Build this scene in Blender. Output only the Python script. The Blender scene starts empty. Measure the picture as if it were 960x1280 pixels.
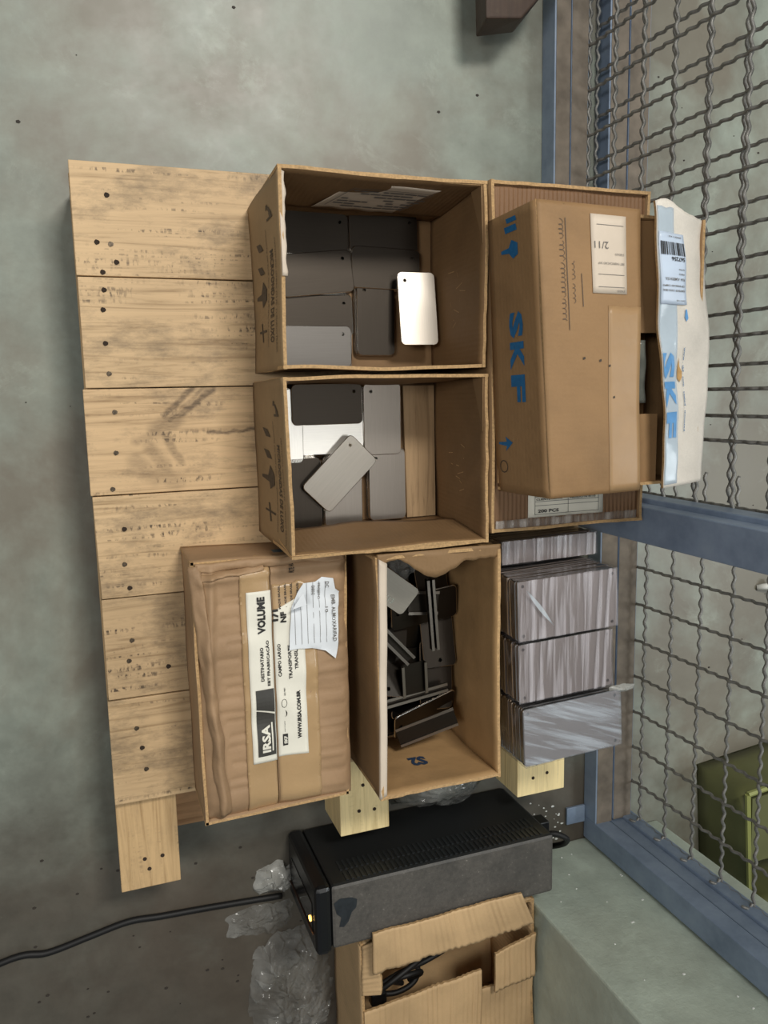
import bpy, bmesh, math, random
from mathutils import Vector, Matrix, noise
random.seed(7)
S = bpy.context.scene
C = S.collection

# ---------------------------------------------------------------- camera
cam_d = bpy.data.cameras.new('camera'); cam = bpy.data.objects.new('camera', cam_d); C.objects.link(cam)
R = Matrix(((0.9381206698, 0.0696853684, -0.3392249376),
            (-0.0206244273, 0.9890490289, 0.1461391510),
            (0.3456938557, -0.1300998382, 0.9292845583)))
cam.matrix_world = Matrix.Translation((0, 0, 1.35)) @ R.to_4x4()
cam_d.sensor_fit = 'VERTICAL'; cam_d.sensor_height = 32.0; cam_d.lens = 32.0 * 1000 / 1280
cam_d.clip_start = .02
S.camera = cam

# ---------------------------------------------------------------- light
w = bpy.data.worlds.new('world'); S.world = w; w.use_nodes = True
wn = w.node_tree; bg = wn.nodes['Background']
bg.inputs[0].default_value = (0.62, 0.66, 0.68, 1); bg.inputs[1].default_value = 0.22

def area(name, loc, aim, size, sizey, power, col):
    l = bpy.data.lights.new(name, 'AREA'); l.shape = 'RECTANGLE'; l.size = size; l.size_y = sizey
    l.energy = power; l.color = col
    o = bpy.data.objects.new(name, l); C.objects.link(o); o.location = loc
    o.rotation_euler = (Vector(aim) - Vector(loc)).to_track_quat('-Z', 'Y').to_euler()
area('hall_lamp', (0.9, 1.9, 3.6), (0.5, 0.1, 0), 1.0, .5, 106, (1.0, 0.97, 0.90))
area('hall_lamp', (1.25, -0.2, 3.8), (0.6, -0.1, 0), .9, .35, 9, (0.98, 0.98, 0.94))  # added lamp, placed so plates in the middle box catch glare
area('hall_lamp', (-1.8, 0.3, 3.3), (0.6, -0.1, 0), .5, 1.1, 36, (1.0, 0.98, 0.94))
area('hall_lamp', (3.4, -0.6, 3.4), (0.9, -0.2, 0), 1.0, 1.0, 48, (0.92, 0.98, 1.0))
S.view_settings.view_transform = 'Standard'; S.view_settings.look = 'None'
S.view_settings.gamma = 1; S.view_settings.use_curve_mapping = False
S.view_settings.exposure = 0.0

# ---------------------------------------------------------------- helpers
ORG = {}
def lin(c):
    return tuple(((x/255)/12.92 if x/255 <= .04045 else ((x/255+.055)/1.055)**2.4) for x in c) + (1,)

def tag(o, label=None, cat=None, group=None, kind=None):
    if label: o['label'] = label
    if cat: o['category'] = cat
    if group: o['group'] = group
    if kind: o['kind'] = kind
    return o

def thing(name, loc, label, cat, group=None):
    o = bpy.data.objects.new(name, None); o.empty_display_size = .03; C.objects.link(o)
    o.location = loc; ORG[o.name] = Vector(loc)
    return tag(o, label, cat, group)

def link(name, me, parent=None, origin=None):
    o = bpy.data.objects.new(name, me); C.objects.link(o)
    if parent is not None: o.parent = parent
    ORG[o.name] = Vector(origin or (0, 0, 0))
    return o

def put(name, V, F, mat, parent=None, origin=None, uv=None, smooth=False, mats=None, fm=None):
    """mesh object from WORLD coordinates; local to its parent's or its own origin"""
    org = ORG[parent.name] if parent is not None else Vector(origin or (0, 0, 0))
    me = bpy.data.meshes.new(name)
    me.from_pydata([tuple(Vector(v) - org) for v in V], [], F)
    for m in (mats or [mat]): me.materials.append(m)
    if fm: me.polygons.foreach_set('material_index', fm)
    if uv:
        ul = me.uv_layers.new(name='UVMap')
        for l in me.loops: ul.data[l.index].uv = uv[l.vertex_index]
    if smooth: me.polygons.foreach_set('use_smooth', [True]*len(me.polygons))
    me.update()
    o = link(name, me, parent, org)
    if parent is None: o.location = org
    return o

class MB:
    def __init__(s): s.V = []; s.F = []
    def box(s, x0, y0, z0, x1, y1, z1, M=None):
        b = len(s.V)
        for z in (z0, z1):
            for x, y in ((x0, y0), (x1, y0), (x1, y1), (x0, y1)):
                p = Vector((x, y, z)); s.V.append(M @ p if M else p)
        s.F += [tuple(b+i for i in f) for f in ((3,2,1,0),(4,5,6,7),(0,1,5,4),(1,2,6,5),(2,3,7,6),(3,0,4,7))]
        return s
    def hexa(s, p8):
        b = len(s.V); s.V += [Vector(p) for p in p8]
        s.F += [tuple(b+i for i in f) for f in ((3,2,1,0),(4,5,6,7),(0,1,5,4),(1,2,6,5),(2,3,7,6),(3,0,4,7))]
        return s
    def prism(s, pts, z0, z1):
        b = len(s.V); n = len(pts)
        s.V += [Vector((x, y, z0)) for x, y in pts] + [Vector((x, y, z1)) for x, y in pts]
        s.F += [tuple(b+n-1-i for i in range(n)), tuple(b+n+i for i in range(n))]
        s.F += [(b+i, b+(i+1) % n, b+n+(i+1) % n, b+n+i) for i in range(n)]
        return s
    def tube(s, pts, r, k=6, closed_ends=True):
        pts = [Vector(p) for p in pts]; b = len(s.V); n = len(pts); up = None
        for i, p in enumerate(pts):
            t = (pts[min(i+1, n-1)] - pts[max(i-1, 0)]).normalized()
            if up is None:
                up = Vector((0, 0, 1)) if abs(t.z) < .9 else Vector((0, 1, 0))
            a = (up - t*up.dot(t)).normalized(); up = a; c = t.cross(a)
            for j in range(k):
                q = 2*math.pi*j/k; s.V.append(p + r*(a*math.cos(q)+c*math.sin(q)))
        for i in range(n-1):
            for j in range(k):
                s.F.append((b+i*k+j, b+i*k+(j+1) % k, b+(i+1)*k+(j+1) % k, b+(i+1)*k+j))
        if closed_ends:
            s.F.append(tuple(b+k-1-j for j in range(k))); s.F.append(tuple(b+(n-1)*k+j for j in range(k)))
        return s
    def build(s, name, mat, parent=None, origin=None, smooth=False, bevel=0):
        o = put(name, s.V, s.F, mat, parent, origin, smooth=smooth)
        if bevel:
            m = o.modifiers.new('bevel', 'BEVEL'); m.width = bevel; m.segments = 2; m.limit_method = 'ANGLE'
        return o

def spline(pts, n=8):
    pts = [Vector(p) for p in pts]; out = []
    P = [pts[0]*2-pts[1]] + pts + [pts[-1]*2-pts[-2]]
    for i in range(1, len(P)-2):
        a, b, c, d = P[i-1:i+3]
        for k in range(n):
            t = k/n
            out.append(.5*((2*b)+(c-a)*t+(2*a-5*b+4*c-d)*t*t+(3*b-a-3*c+d)*t**3))
    out.append(pts[-1]); return out

def fn(x, y, z=0): return noise.noise(Vector((x, y, z)))

class Quad:
    """curved sheet over four corners; F(s,t,off) takes metres along a-b and a-d"""
    def __init__(q, a, b, c, d, amp=0, freq=8, seed=0, bulge=0):
        q.a, q.b, q.c, q.d = map(Vector, (a, b, c, d)); q.amp = amp; q.freq = freq; q.seed = seed; q.bulge = bulge
        q.ls = (q.b-q.a).length; q.lt = (q.d-q.a).length
        q.n = (q.b-q.a).cross(q.d-q.a).normalized()
    def __call__(q, s, t, off=0):
        u, v = s/q.ls, t/q.lt
        p = q.a*(1-u)*(1-v)+q.b*u*(1-v)+q.c*u*v+q.d*(1-u)*v
        e = q.amp*fn(s*q.freq+q.seed, t*q.freq, q.seed*1.7)
        e += q.bulge*max(0, 4*u*(1-u))*max(0, min(1, 4*v*(1-v)+.0))
        return p + q.n*(e+off)

def sheet(name, F, s0, s1, t0, t1, ns, nt, th, mat, parent=None, origin=None, jag=None, edge=None, smooth=True, top=0):
    """solid sheet mapped through F, thickness th below off=top. jag(s) moves the t1 edge"""
    V = []; UV = []; fa = []; fm = []
    for L in (0, 1):
        for j in range(nt+1):
            for i in range(ns+1):
                s = s0+(s1-s0)*i/ns; t = t0+(t1-t0)*j/nt
                if jag: t += jag(s)*(j/nt)
                V.append(F(s, t, top-L*th)); UV.append((s, t))
    n1 = (ns+1)*(nt+1); ix = lambda i, j, L: L*n1+j*(ns+1)+i
    for j in range(nt):
        for i in range(ns):
            fa.append((ix(i, j, 0), ix(i+1, j, 0), ix(i+1, j+1, 0), ix(i, j+1, 0))); fm.append(0)
            fa.append((ix(i, j+1, 1), ix(i+1, j+1, 1), ix(i+1, j, 1), ix(i, j, 1))); fm.append(0)
    for i in range(ns):
        fa.append((ix(i, 0, 1), ix(i+1, 0, 1), ix(i+1, 0, 0), ix(i, 0, 0)))
        fa.append((ix(i, nt, 0), ix(i+1, nt, 0), ix(i+1, nt, 1), ix(i, nt, 1)))
    for j in range(nt):
        fa.append((ix(0, j, 0), ix(0, j+1, 0), ix(0, j+1, 1), ix(0, j, 1)))
        fa.append((ix(ns, j, 1), ix(ns, j+1, 1), ix(ns, j+1, 0), ix(ns, j, 0)))
    fm += [1 if edge else 0]*(len(fa)-len(fm))
    o = put(name, V, fa, mat, parent, origin, uv=UV, mats=[mat, edge] if edge else None, fm=fm)
    if smooth:
        me = o.data; me.polygons.foreach_set('use_smooth', [k < 2*ns*nt for k in range(len(me.polygons))])
    return o

def cutpoly(poly, step):
    bm = bmesh.new(); bm.faces.new([bm.verts.new((x, y, 0)) for x, y in poly])
    xs = [p[0] for p in poly]; ys = [p[1] for p in poly]
    for ax, lo, hi in ((0, min(xs), max(xs)), (1, min(ys), max(ys))):
        d = lo+step
        while d < hi:
            bmesh.ops.bisect_plane(bm, geom=bm.verts[:]+bm.edges[:]+bm.faces[:], plane_co=(d, 0, 0) if ax == 0 else (0, d, 0), plane_no=(1, 0, 0) if ax == 0 else (0, 1, 0)); d += step
    bmesh.ops.triangulate(bm, faces=bm.faces[:]); bm.verts.index_update()
    out = [(v.co.x, v.co.y) for v in bm.verts], [tuple(v.index for v in f_.verts) for f_ in bm.faces]
    bm.free(); return out

def decal(name, F, polys, mat, parent, off=.0006, kind=None, label=None):
    V = []; fa = []
    for p in polys:
        if max(max(q[i] for q in p)-min(q[i] for q in p) for i in (0, 1)) > .018:
            v2, f2 = cutpoly(p, .006); b = len(V); V += [F(s, t, off) for s, t in v2]; fa += [tuple(b+i for i in f_) for f_ in f2]; continue
        b = len(V); V += [F(s, t, off) for s, t in p]; fa.append(tuple(range(b, b+len(p))))
    o = put(name, V, fa, mat, parent)
    return tag(o, label, kind=kind)

def glyphs(string, bold=0.0):
    cu = bpy.data.curves.new('t', 'FONT'); cu.body = string; cu.offset = bold; cu.resolution_u = 2; cu.fill_mode = 'FRONT'
    o = bpy.data.objects.new('t', cu); C.objects.link(o)
    dg = bpy.context.evaluated_depsgraph_get(); me = o.evaluated_get(dg).to_mesh()
    V = [(v.co.x, v.co.y) for v in me.vertices]; fa = [tuple(p.vertices) for p in me.polygons]
    o.evaluated_get(dg).to_mesh_clear(); bpy.data.objects.remove(o); bpy.data.curves.remove(cu)
    return V, fa

def text(F, string, o, right, up, w, h, mat, parent, bold=.0, off=.0008, clamp=None, name='lettering', label=None):
    """string fitted into a w x h box whose lower left corner is o, on F's own 2D frame"""
    V, fa = glyphs(string, bold)
    xs = [v[0] for v in V]; ys = [v[1] for v in V]; x0, x1, y0, y1 = min(xs), max(xs), min(ys), max(ys)
    out = []
    for x, y in V:
        a = (x-x0)/(x1-x0)*w; b = (y-y0)/max(y1-y0, 1e-6)*h
        s = o[0]+right[0]*a+up[0]*b; t = o[1]+right[1]*a+up[1]*b
        if clamp: s, t = clamp(s, t)
        out.append(F(s, t, off))
    ob = put(name, out, fa, mat, parent)
    if label: ob['label'] = label
    return ob

# ---------------------------------------------------------------- materials
def newmat(name):
    m = bpy.data.materials.new(name); m.use_nodes = True; nt = m.node_tree
    return m, nt, nt.nodes['Principled BSDF']
def nd(nt, t, **k):
    n = nt.nodes.new(t)
    for a, b in k.items(): setattr(n, a, b)
    return n
def ramp(nt, src, stops):
    r = nd(nt, 'ShaderNodeValToRGB'); nt.links.new(src, r.inputs[0]); e = r.color_ramp.elements
    while len(e) < len(stops): e.new(.5)
    for i, (p, c) in enumerate(stops): e[i].position = p; e[i].color = c if len(c) == 4 else (*c, 1)
    return r.outputs[0]
def coords(nt, kind='Object', scale=(1, 1, 1), rnd=False):
    tc = nd(nt, 'ShaderNodeTexCoord'); mp = nd(nt, 'ShaderNodeMapping'); mp.inputs['Scale'].default_value = scale
    nt.links.new(tc.outputs[kind], mp.inputs[0]); out = mp.outputs[0]
    if rnd:
        oi = nd(nt, 'ShaderNodeObjectInfo'); mu = nd(nt, 'ShaderNodeMath', operation='MULTIPLY'); mu.inputs[1].default_value = 37.3
        nt.links.new(oi.outputs['Random'], mu.inputs[0]); ad = nd(nt, 'ShaderNodeVectorMath', operation='ADD')
        nt.links.new(out, ad.inputs[0]); nt.links.new(mu.outputs[0], ad.inputs[1]); out = ad.outputs[0]
    return out
def nz(nt, vec, scale, detail=4, rough=.55, dist=0):
    n = nd(nt, 'ShaderNodeTexNoise'); n.inputs['Scale'].default_value = scale; n.inputs['Detail'].default_value = detail
    n.inputs['Roughness'].default_value = rough; n.inputs['Distortion'].default_value = dist
    nt.links.new(vec, n.inputs['Vector']); return n.outputs['Fac']
def mixc(nt, fac, a, b, mode='MIX'):
    m = nd(nt, 'ShaderNodeMix', data_type='RGBA', blend_type=mode)
    for s, v in ((m.inputs[0], fac), (m.inputs[6], a), (m.inputs[7], b)):
        if hasattr(v, 'is_linked'): nt.links.new(v, s)
        else: s.default_value = v
    return m.outputs[2]
def math_(nt, op, a, b=0.0, c=None):
    m = nd(nt, 'ShaderNodeMath', operation=op)
    for i, v in enumerate((a, b) if c is None else (a, b, c)):
        if hasattr(v, 'is_linked'): nt.links.new(v, m.inputs[i])
        else: m.inputs[i].default_value = v
    return m.outputs[0]
def bump(nt, bs, h, strength=.3, dist=.002, prev=None):
    b = nd(nt, 'ShaderNodeBump'); b.inputs['Strength'].default_value = strength; b.inputs['Distance'].default_value = dist
    nt.links.new(h, b.inputs['Height'])
    if prev: nt.links.new(prev, b.inputs['Normal'])
    nt.links.new(b.outputs[0], bs.inputs['Normal']); return b.outputs[0]

def plain(name, c, rough=.5, metal=0, var=0, scale=30, emit=None):
    m, nt, bs = newmat(name); bs.inputs['Roughness'].default_value = rough; bs.inputs['Metallic'].default_value = metal
    col = lin(c)
    f = nz(nt, coords(nt), scale)
    d = tuple(x*(1-var) for x in col[:3])+(1,); u = tuple(min(1, x*(1+var)) for x in col[:3])+(1,)
    nt.links.new(ramp(nt, f, [(.3, d), (.7, u)]), bs.inputs['Base Color'])
    if emit: bs.inputs['Emission Color'].default_value = lin(c); bs.inputs['Emission Strength'].default_value = emit
    return m

def cardboard(name, c, axis=0, ridge=.25, pitch=.007, stain=.22, wet=0.5):
    m, nt, bs = newmat(name); bs.inputs['Roughness'].default_value = .62; bs.inputs['Specular IOR Level'].default_value = .35
    uv = coords(nt, 'UV'); ob = coords(nt, 'Object', rnd=True)
    a = lin(c); dk = tuple(x*(1-stain) for x in a[:3])+(1,); lt = tuple(x*(1+stain*.55) for x in a[:3])+(1,)
    big = nz(nt, ob, 7, 5, .6, .4); fine = nz(nt, ob, 380, 2, .7)
    col = ramp(nt, big, [(.32, dk), (.5, a), (.72, lt)])
    col = mixc(nt, .18, col, ramp(nt, fine, [(.3, dk), (.75, lt)]))
    wv = nd(nt, 'ShaderNodeTexWave', bands_direction='X' if axis == 0 else 'Y'); wv.inputs['Scale'].default_value = .314/pitch
    wv.inputs['Distortion'].default_value = .6; wv.inputs['Detail'].default_value = 1; nt.links.new(uv, wv.inputs['Vector'])
    spk = nz(nt, ob, 60, 3, .8)
    col = mixc(nt, ramp(nt, spk, [(.72, (0, 0, 0)), (.78, (.5, .5, .5))]), col, tuple(x*.55 for x in a[:3])+(1,))
    nt.links.new(col, bs.inputs['Base Color'])
    n1 = bump(nt, bs, wv.outputs['Fac'], ridge, .0012)
    bump(nt, bs, nz(nt, ob, 26, 4, .6), .35, .004, n1)
    return m

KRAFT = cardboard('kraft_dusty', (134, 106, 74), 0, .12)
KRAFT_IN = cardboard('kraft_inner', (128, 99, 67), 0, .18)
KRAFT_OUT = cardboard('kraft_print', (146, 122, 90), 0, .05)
KRAFT_R = cardboard('kraft_ridged', (126, 95, 68), 0, .9)
KRAFT_P = cardboard('kraft_pink', (160, 130, 99), 1, .15, .02)
KRAFT_S = cardboard('kraft_smooth', (146, 114, 78), 1, .05)
KRAFT_L = cardboard('kraft_light', (200, 168, 126), 0, .5, .009)
KRAFT_C = cardboard('kraft_corrugated_inner', (170, 136, 94), 1, .3, .05)
EDGE = plain('cut_edge', (176, 143, 100), .8, 0, .25, 300)
GLARECARD = cardboard('dusty_glare_board', (214, 207, 196), 0, .15, .02, .30)  # white base colour has tape glare painted in; staining is weathering
def tape(name, c, rough=.25, alpha=1):
    m = plain(name, c, rough, 0, .06, 20)
    nt = m.node_tree; bs = nt.nodes['Principled BSDF']; bump(nt, bs, nz(nt, coords(nt), 45, 3), .4, .002)
    bs.inputs['Alpha'].default_value = alpha
    return m
TAPE = tape('brown_tape', (172, 142, 104), .28)
CLEARTAPE = tape('clear_tape', (205, 222, 236), .12, .45)
PAPER = plain('paper', (226, 222, 208), .7, 0, .05, 20)
PAPERW = plain('paper_white', (218, 222, 226), .6, 0, .05, 20)
PAPERP = plain('paper_pinkish', (205, 190, 172), .6, 0, .05, 20)
PAPERB = plain('paper_bluish', (196, 210, 228), .35, 0, .05, 20)
INK = plain('black_ink', (38, 36, 34), .6)
INKG = plain('grey_ink', (108, 104, 100), .7)
INKD = plain('dark_print', (66, 56, 46), .7, 0, .3, 200)
BLUE = plain('blue_ink', (28, 98, 146), .6, 0, .15, 150)
BLUEL = plain('pale_blue_ink', (92, 148, 200), .4, 0, .1, 60)
BADGE = plain('badge_grey', (62, 60, 56), .5)

def wood(name, c, along=0, dark=.3, dirt=.35, knots=True):
    m, nt, bs = newmat(name); bs.inputs['Roughness'].default_value = .6
    sc = (1.2, 22, 22) if along == 0 else (22, 1.2, 22)
    v = coords(nt, 'Object', sc, rnd=True)
    a = lin(c); dk = tuple(x*(1-dark) for x in a[:3]) + (1,); dk = (dk[0], dk[1]*.93, dk[2]*.82, 1)
    lt = tuple(min(1, x*1.12) for x in a[:3])+(1,)
    g = nz(nt, v, 2.6, 8, .66, 1.8)
    col = ramp(nt, g, [(.3, dk), (.47, a), (.6, lt), (.75, a)])
    ob = coords(nt, 'Object', rnd=True)
    # saw marks: short dashes in rows along the grain
    sv = coords(nt, 'Object', (230, 90, 1) if along == 0 else (90, 230, 1), rnd=True)
    saw = nz(nt, sv, 1, 2, .5); rows = nz(nt, coords(nt, 'Object', (5, 110, 1) if along == 0 else (110, 5, 1), rnd=True), 1, 3, .6)
    pat = nz(nt, ob, 8, 4, .6)
    k = math_(nt, 'MULTIPLY', ramp(nt, saw, [(.5, (0, 0, 0)), (.62, (1, 1, 1))]), ramp(nt, rows, [(.52, (0, 0, 0)), (.66, (1, 1, 1))]))
    k = math_(nt, 'MULTIPLY', k, ramp(nt, pat, [(.42, (0, 0, 0)), (.6, (1, 1, 1))]))
    col = mixc(nt, math_(nt, 'MULTIPLY', k, dirt*1.5), col, lin((92, 76, 58)))
    d2 = ramp(nt, nz(nt, coords(nt, 'Object', (1, 2.2, 1) if along == 0 else (2.2, 1, 1), rnd=True), 9, 8, .72), [(.5, (0, 0, 0)), (.74, (1, 1, 1))])
    col = mixc(nt, math_(nt, 'MULTIPLY', d2, dirt), col, lin((98, 84, 66)))
    oi = nd(nt, 'ShaderNodeObjectInfo'); hv = nd(nt, 'ShaderNodeHueSaturation'); nt.links.new(col, hv.inputs['Color'])
    mr = nd(nt, 'ShaderNodeMapRange'); nt.links.new(oi.outputs['Random'], mr.inputs[0]); mr.inputs[3].default_value = .86; mr.inputs[4].default_value = 1.08
    nt.links.new(mr.outputs[0], hv.inputs['Value']); col = hv.outputs[0]
    nt.links.new(col, bs.inputs['Base Color'])
    bump(nt, bs, g, .25, .0015)
    m['c'] = 1
    return m
PINE = wood('pine_plank', (198, 168, 128), 0, .42, .8)
PINE_Y = wood('pine_beam', (194, 162, 118), 1, .3, .3)
PINE_FRESH = wood('pine_fresh', (236, 214, 160), 1, .22, .1)
PINE_OLD = wood('pine_brown', (168, 130, 92), 0, .35, .5)
WOOD_DARK = wood('dark_old_wood', (66, 48, 36), 1, .4, .5)
NAIL = plain('nail_steel', (96, 84, 70), .45, .7, .5, 400)
NAILHOLE = plain('nail_hole', (48, 36, 26), .9)

# dirty veins on the marked plank
def dirty_plank():
    m = wood('pine_plank_marked', (196, 165, 125), 0, .42, .8); nt = m.node_tree; bs = nt.nodes['Principled BSDF']
    col = bs.inputs['Base Color'].links[0].from_socket
    geo = nd(nt, 'ShaderNodeTexCoord').outputs['Object']
    nn = nd(nt, 'ShaderNodeTexNoise'); nn.inputs['Scale'].default_value = 60
    nt.links.new(geo, nn.inputs[0])
    ad = nd(nt, 'ShaderNodeVectorMath', operation='MULTIPLY_ADD'); nt.links.new(nn.outputs['Color'], ad.inputs[0])
    ad.inputs[1].default_value = (.010, .010, 0); nt.links.new(geo, ad.inputs[2])
    tot = None
    for a, b, wd, st in (((.104, -.026), (.150, .018), .0045, .75), ((.112, -.034), (.176, .010), .0045, .8), ((.122, -.022), (.165, .014), .003, .35),
                         ((.092, -.046), (.118, -.030), .012, .5), ((.062, -.062), (.098, -.050), .006, .35), ((.104, -.055), (.124, -.095), .006, .45),
                         ((.06, -.09), (.085, -.115), .012, .35), ((.09, -.105), (.115, -.125), .012, .3), ((.165, -.053), (.245, -.050), .0028, .8), ((.08, -.07), (.1, -.1), .009, .4)):
        a = Vector((a[0]-.4+.006, a[1]+.15+.006, 0)); b = Vector((b[0]-.4+.006, b[1]+.15+.006, 0)); d = b-a; L = d.length; d = d/L
        sx = nd(nt, 'ShaderNodeVectorMath', operation='SUBTRACT'); nt.links.new(ad.outputs[0], sx.inputs[0]); sx.inputs[1].default_value = (a.x, a.y, 0)
        flat = nd(nt, 'ShaderNodeVectorMath', operation='MULTIPLY'); nt.links.new(sx.outputs[0], flat.inputs[0]); flat.inputs[1].default_value = (1, 1, 0)
        dt = nd(nt, 'ShaderNodeVectorMath', operation='DOT_PRODUCT'); nt.links.new(flat.outputs[0], dt.inputs[0]); dt.inputs[1].default_value = d
        cl = nd(nt, 'ShaderNodeClamp'); nt.links.new(dt.outputs['Value'], cl.inputs[0]); cl.inputs['Max'].default_value = L
        sc = nd(nt, 'ShaderNodeVectorMath', operation='SCALE'); sc.inputs[0].default_value = d; nt.links.new(cl.outputs[0], sc.inputs['Scale'])
        ds = nd(nt, 'ShaderNodeVectorMath', operation='DISTANCE'); nt.links.new(flat.outputs[0], ds.inputs[0]); nt.links.new(sc.outputs[0], ds.inputs[1])
        mr = nd(nt, 'ShaderNodeMapRange', interpolation_type='SMOOTHSTEP'); nt.links.new(ds.outputs['Value'], mr.inputs[0])
        mr.inputs[1].default_value = wd*.3; mr.inputs[2].default_value = wd*1.6; mr.inputs[3].default_value = st; mr.inputs[4].default_value = 0
        tot = mr.outputs[0] if tot is None else math_(nt, 'MAXIMUM', tot, mr.outputs[0])
    br_ = ramp(nt, nz(nt, coords(nt, 'Object', (20, 90, 1)), 4, 5, .7), [(.3, (.45, .45, .45)), (.6, (1, 1, 1))])
    nt.links.new(mixc(nt, math_(nt, 'MULTIPLY', tot, br_), col, lin((66, 50, 36))), bs.inputs['Base Color'])
    return m
PINE_MARK = dirty_plank()

def steel(name, c=(150, 148, 145), rough=.3, along=0, metal=1.0):
    m, nt, bs = newmat(name); bs.inputs['Metallic'].default_value = metal
    v = coords(nt, 'Object', (12, 700, 700) if along == 0 else (700, 12, 700), rnd=True)
    f = nz(nt, v, 1.5, 3, .6)
    a = lin(c); nt.links.new(ramp(nt, f, [(.25, tuple(x*.92 for x in a[:3])+(1,)), (.75, tuple(min(1, x*1.06) for x in a[:3])+(1,))]), bs.inputs['Base Color'])
    r = nd(nt, 'ShaderNodeMapRange'); nt.links.new(f, r.inputs[0]); r.inputs[3].default_value = rough-.04; r.inputs[4].default_value = rough+.05
    nt.links.new(r.outputs[0], bs.inputs['Roughness']); bump(nt, bs, f, .08, .0004)
    return m
STEEL = steel('brushed_steel', (146, 138, 130), .36)
STEEL_D = steel('steel_dark_reflection', (68, 62, 56), .38)  # plate steel darkened to paint in its dark reflections
STEEL_K = steel('black_steel', (64, 59, 54), .38)
STEEL_B = steel('steel_bright_reflection', (226, 222, 216), .34)  # same plate steel lightened to paint in bright reflections
STEEL_P = steel('packed_steel', (138, 126, 122), .5, 1, .6)
CHROME = plain('bright_rim', (220, 216, 210), .18, 1)

def frame_paint():
    m, nt, bs = newmat('blue_grey_paint'); bs.inputs['Roughness'].default_value = .42
    v = coords(nt); f = nz(nt, v, 14, 6, .65)
    nt.links.new(ramp(nt, f, [(.3, lin((112, 128, 150))), (.55, lin((134, 150, 172))), (.8, lin((150, 164, 182)))]), bs.inputs['Base Color'])
    bump(nt, bs, nz(nt, v, 80), .12, .001); return m
PAINT = frame_paint()
DUSTY = plain('dusty_rail_top', (120, 110, 98), .85, 0, .3, 25)
WIRE = plain('galvanised_wire', (136, 134, 129), .45, .35, .3, 60)

def concrete(name, base, brown=.5):
    m, nt, bs = newmat(name); v = coords(nt)
    a = lin(base)
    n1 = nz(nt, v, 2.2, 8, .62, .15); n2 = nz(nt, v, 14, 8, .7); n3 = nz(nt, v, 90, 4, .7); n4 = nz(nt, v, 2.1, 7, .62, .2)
    col = ramp(nt, n1, [(.36, tuple(x*.55 for x in a[:3])+(1,)), (.5, a), (.64, tuple(min(1, x*1.3) for x in a[:3])+(1,))])
    col = mixc(nt, .5, col, ramp(nt, n2, [(.3, tuple(x*.7 for x in a[:3])+(1,)), (.7, tuple(min(1, x*1.18) for x in a[:3])+(1,))]))
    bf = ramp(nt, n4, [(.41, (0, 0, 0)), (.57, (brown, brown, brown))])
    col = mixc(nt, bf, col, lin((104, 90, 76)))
    wf = ramp(nt, nz(nt, v, 6, 9, .75, .4), [(.56, (0, 0, 0)), (.72, (.5, .5, .5))])
    col = mixc(nt, wf, col, tuple(min(1, x*1.4) for x in a[:3])+(1,))
    sp = ramp(nt, n3, [(.74, (0, 0, 0)), (.8, (.7, .7, .7))]); col = mixc(nt, sp, col, lin((60, 54, 48)))
    return m, nt, bs, v, col, n1, n2
def floor_mat():
    m, nt, bs, v, col, n1, n2 = concrete('floor_concrete', (146, 153, 142), .7)  # brown stain patches boosted to stand in for soft floor shadows too
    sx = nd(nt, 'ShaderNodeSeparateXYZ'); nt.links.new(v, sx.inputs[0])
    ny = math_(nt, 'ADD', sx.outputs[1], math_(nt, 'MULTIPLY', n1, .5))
    worn = nd(nt, 'ShaderNodeMapRange', interpolation_type='SMOOTHSTEP'); nt.links.new(ny, worn.inputs[0])  # brown dust and wear, with shade painted into the same dark tone
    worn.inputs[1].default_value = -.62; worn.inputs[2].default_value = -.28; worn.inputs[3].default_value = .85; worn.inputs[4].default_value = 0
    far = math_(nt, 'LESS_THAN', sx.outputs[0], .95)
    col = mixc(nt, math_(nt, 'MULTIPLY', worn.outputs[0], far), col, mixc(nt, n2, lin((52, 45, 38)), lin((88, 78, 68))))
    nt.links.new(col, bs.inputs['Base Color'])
    r = nd(nt, 'ShaderNodeMapRange'); nt.links.new(n2, r.inputs[0]); r.inputs[3].default_value = .28; r.inputs[4].default_value = .6
    nt.links.new(r.outputs[0], bs.inputs['Roughness']); bump(nt, bs, n2, .12, .002); return m
def wall_mat():
    m, nt, bs, v, col, n1, n2 = concrete('pillar_paint', (190, 202, 188), .25)
    nt.links.new(col, bs.inputs['Base Color']); bs.inputs['Roughness'].default_value = .6
    bump(nt, bs, nz(nt, v, 18, 6, .7), .5, .006); return m
FLOOR = floor_mat(); PILLAR = wall_mat()

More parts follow.
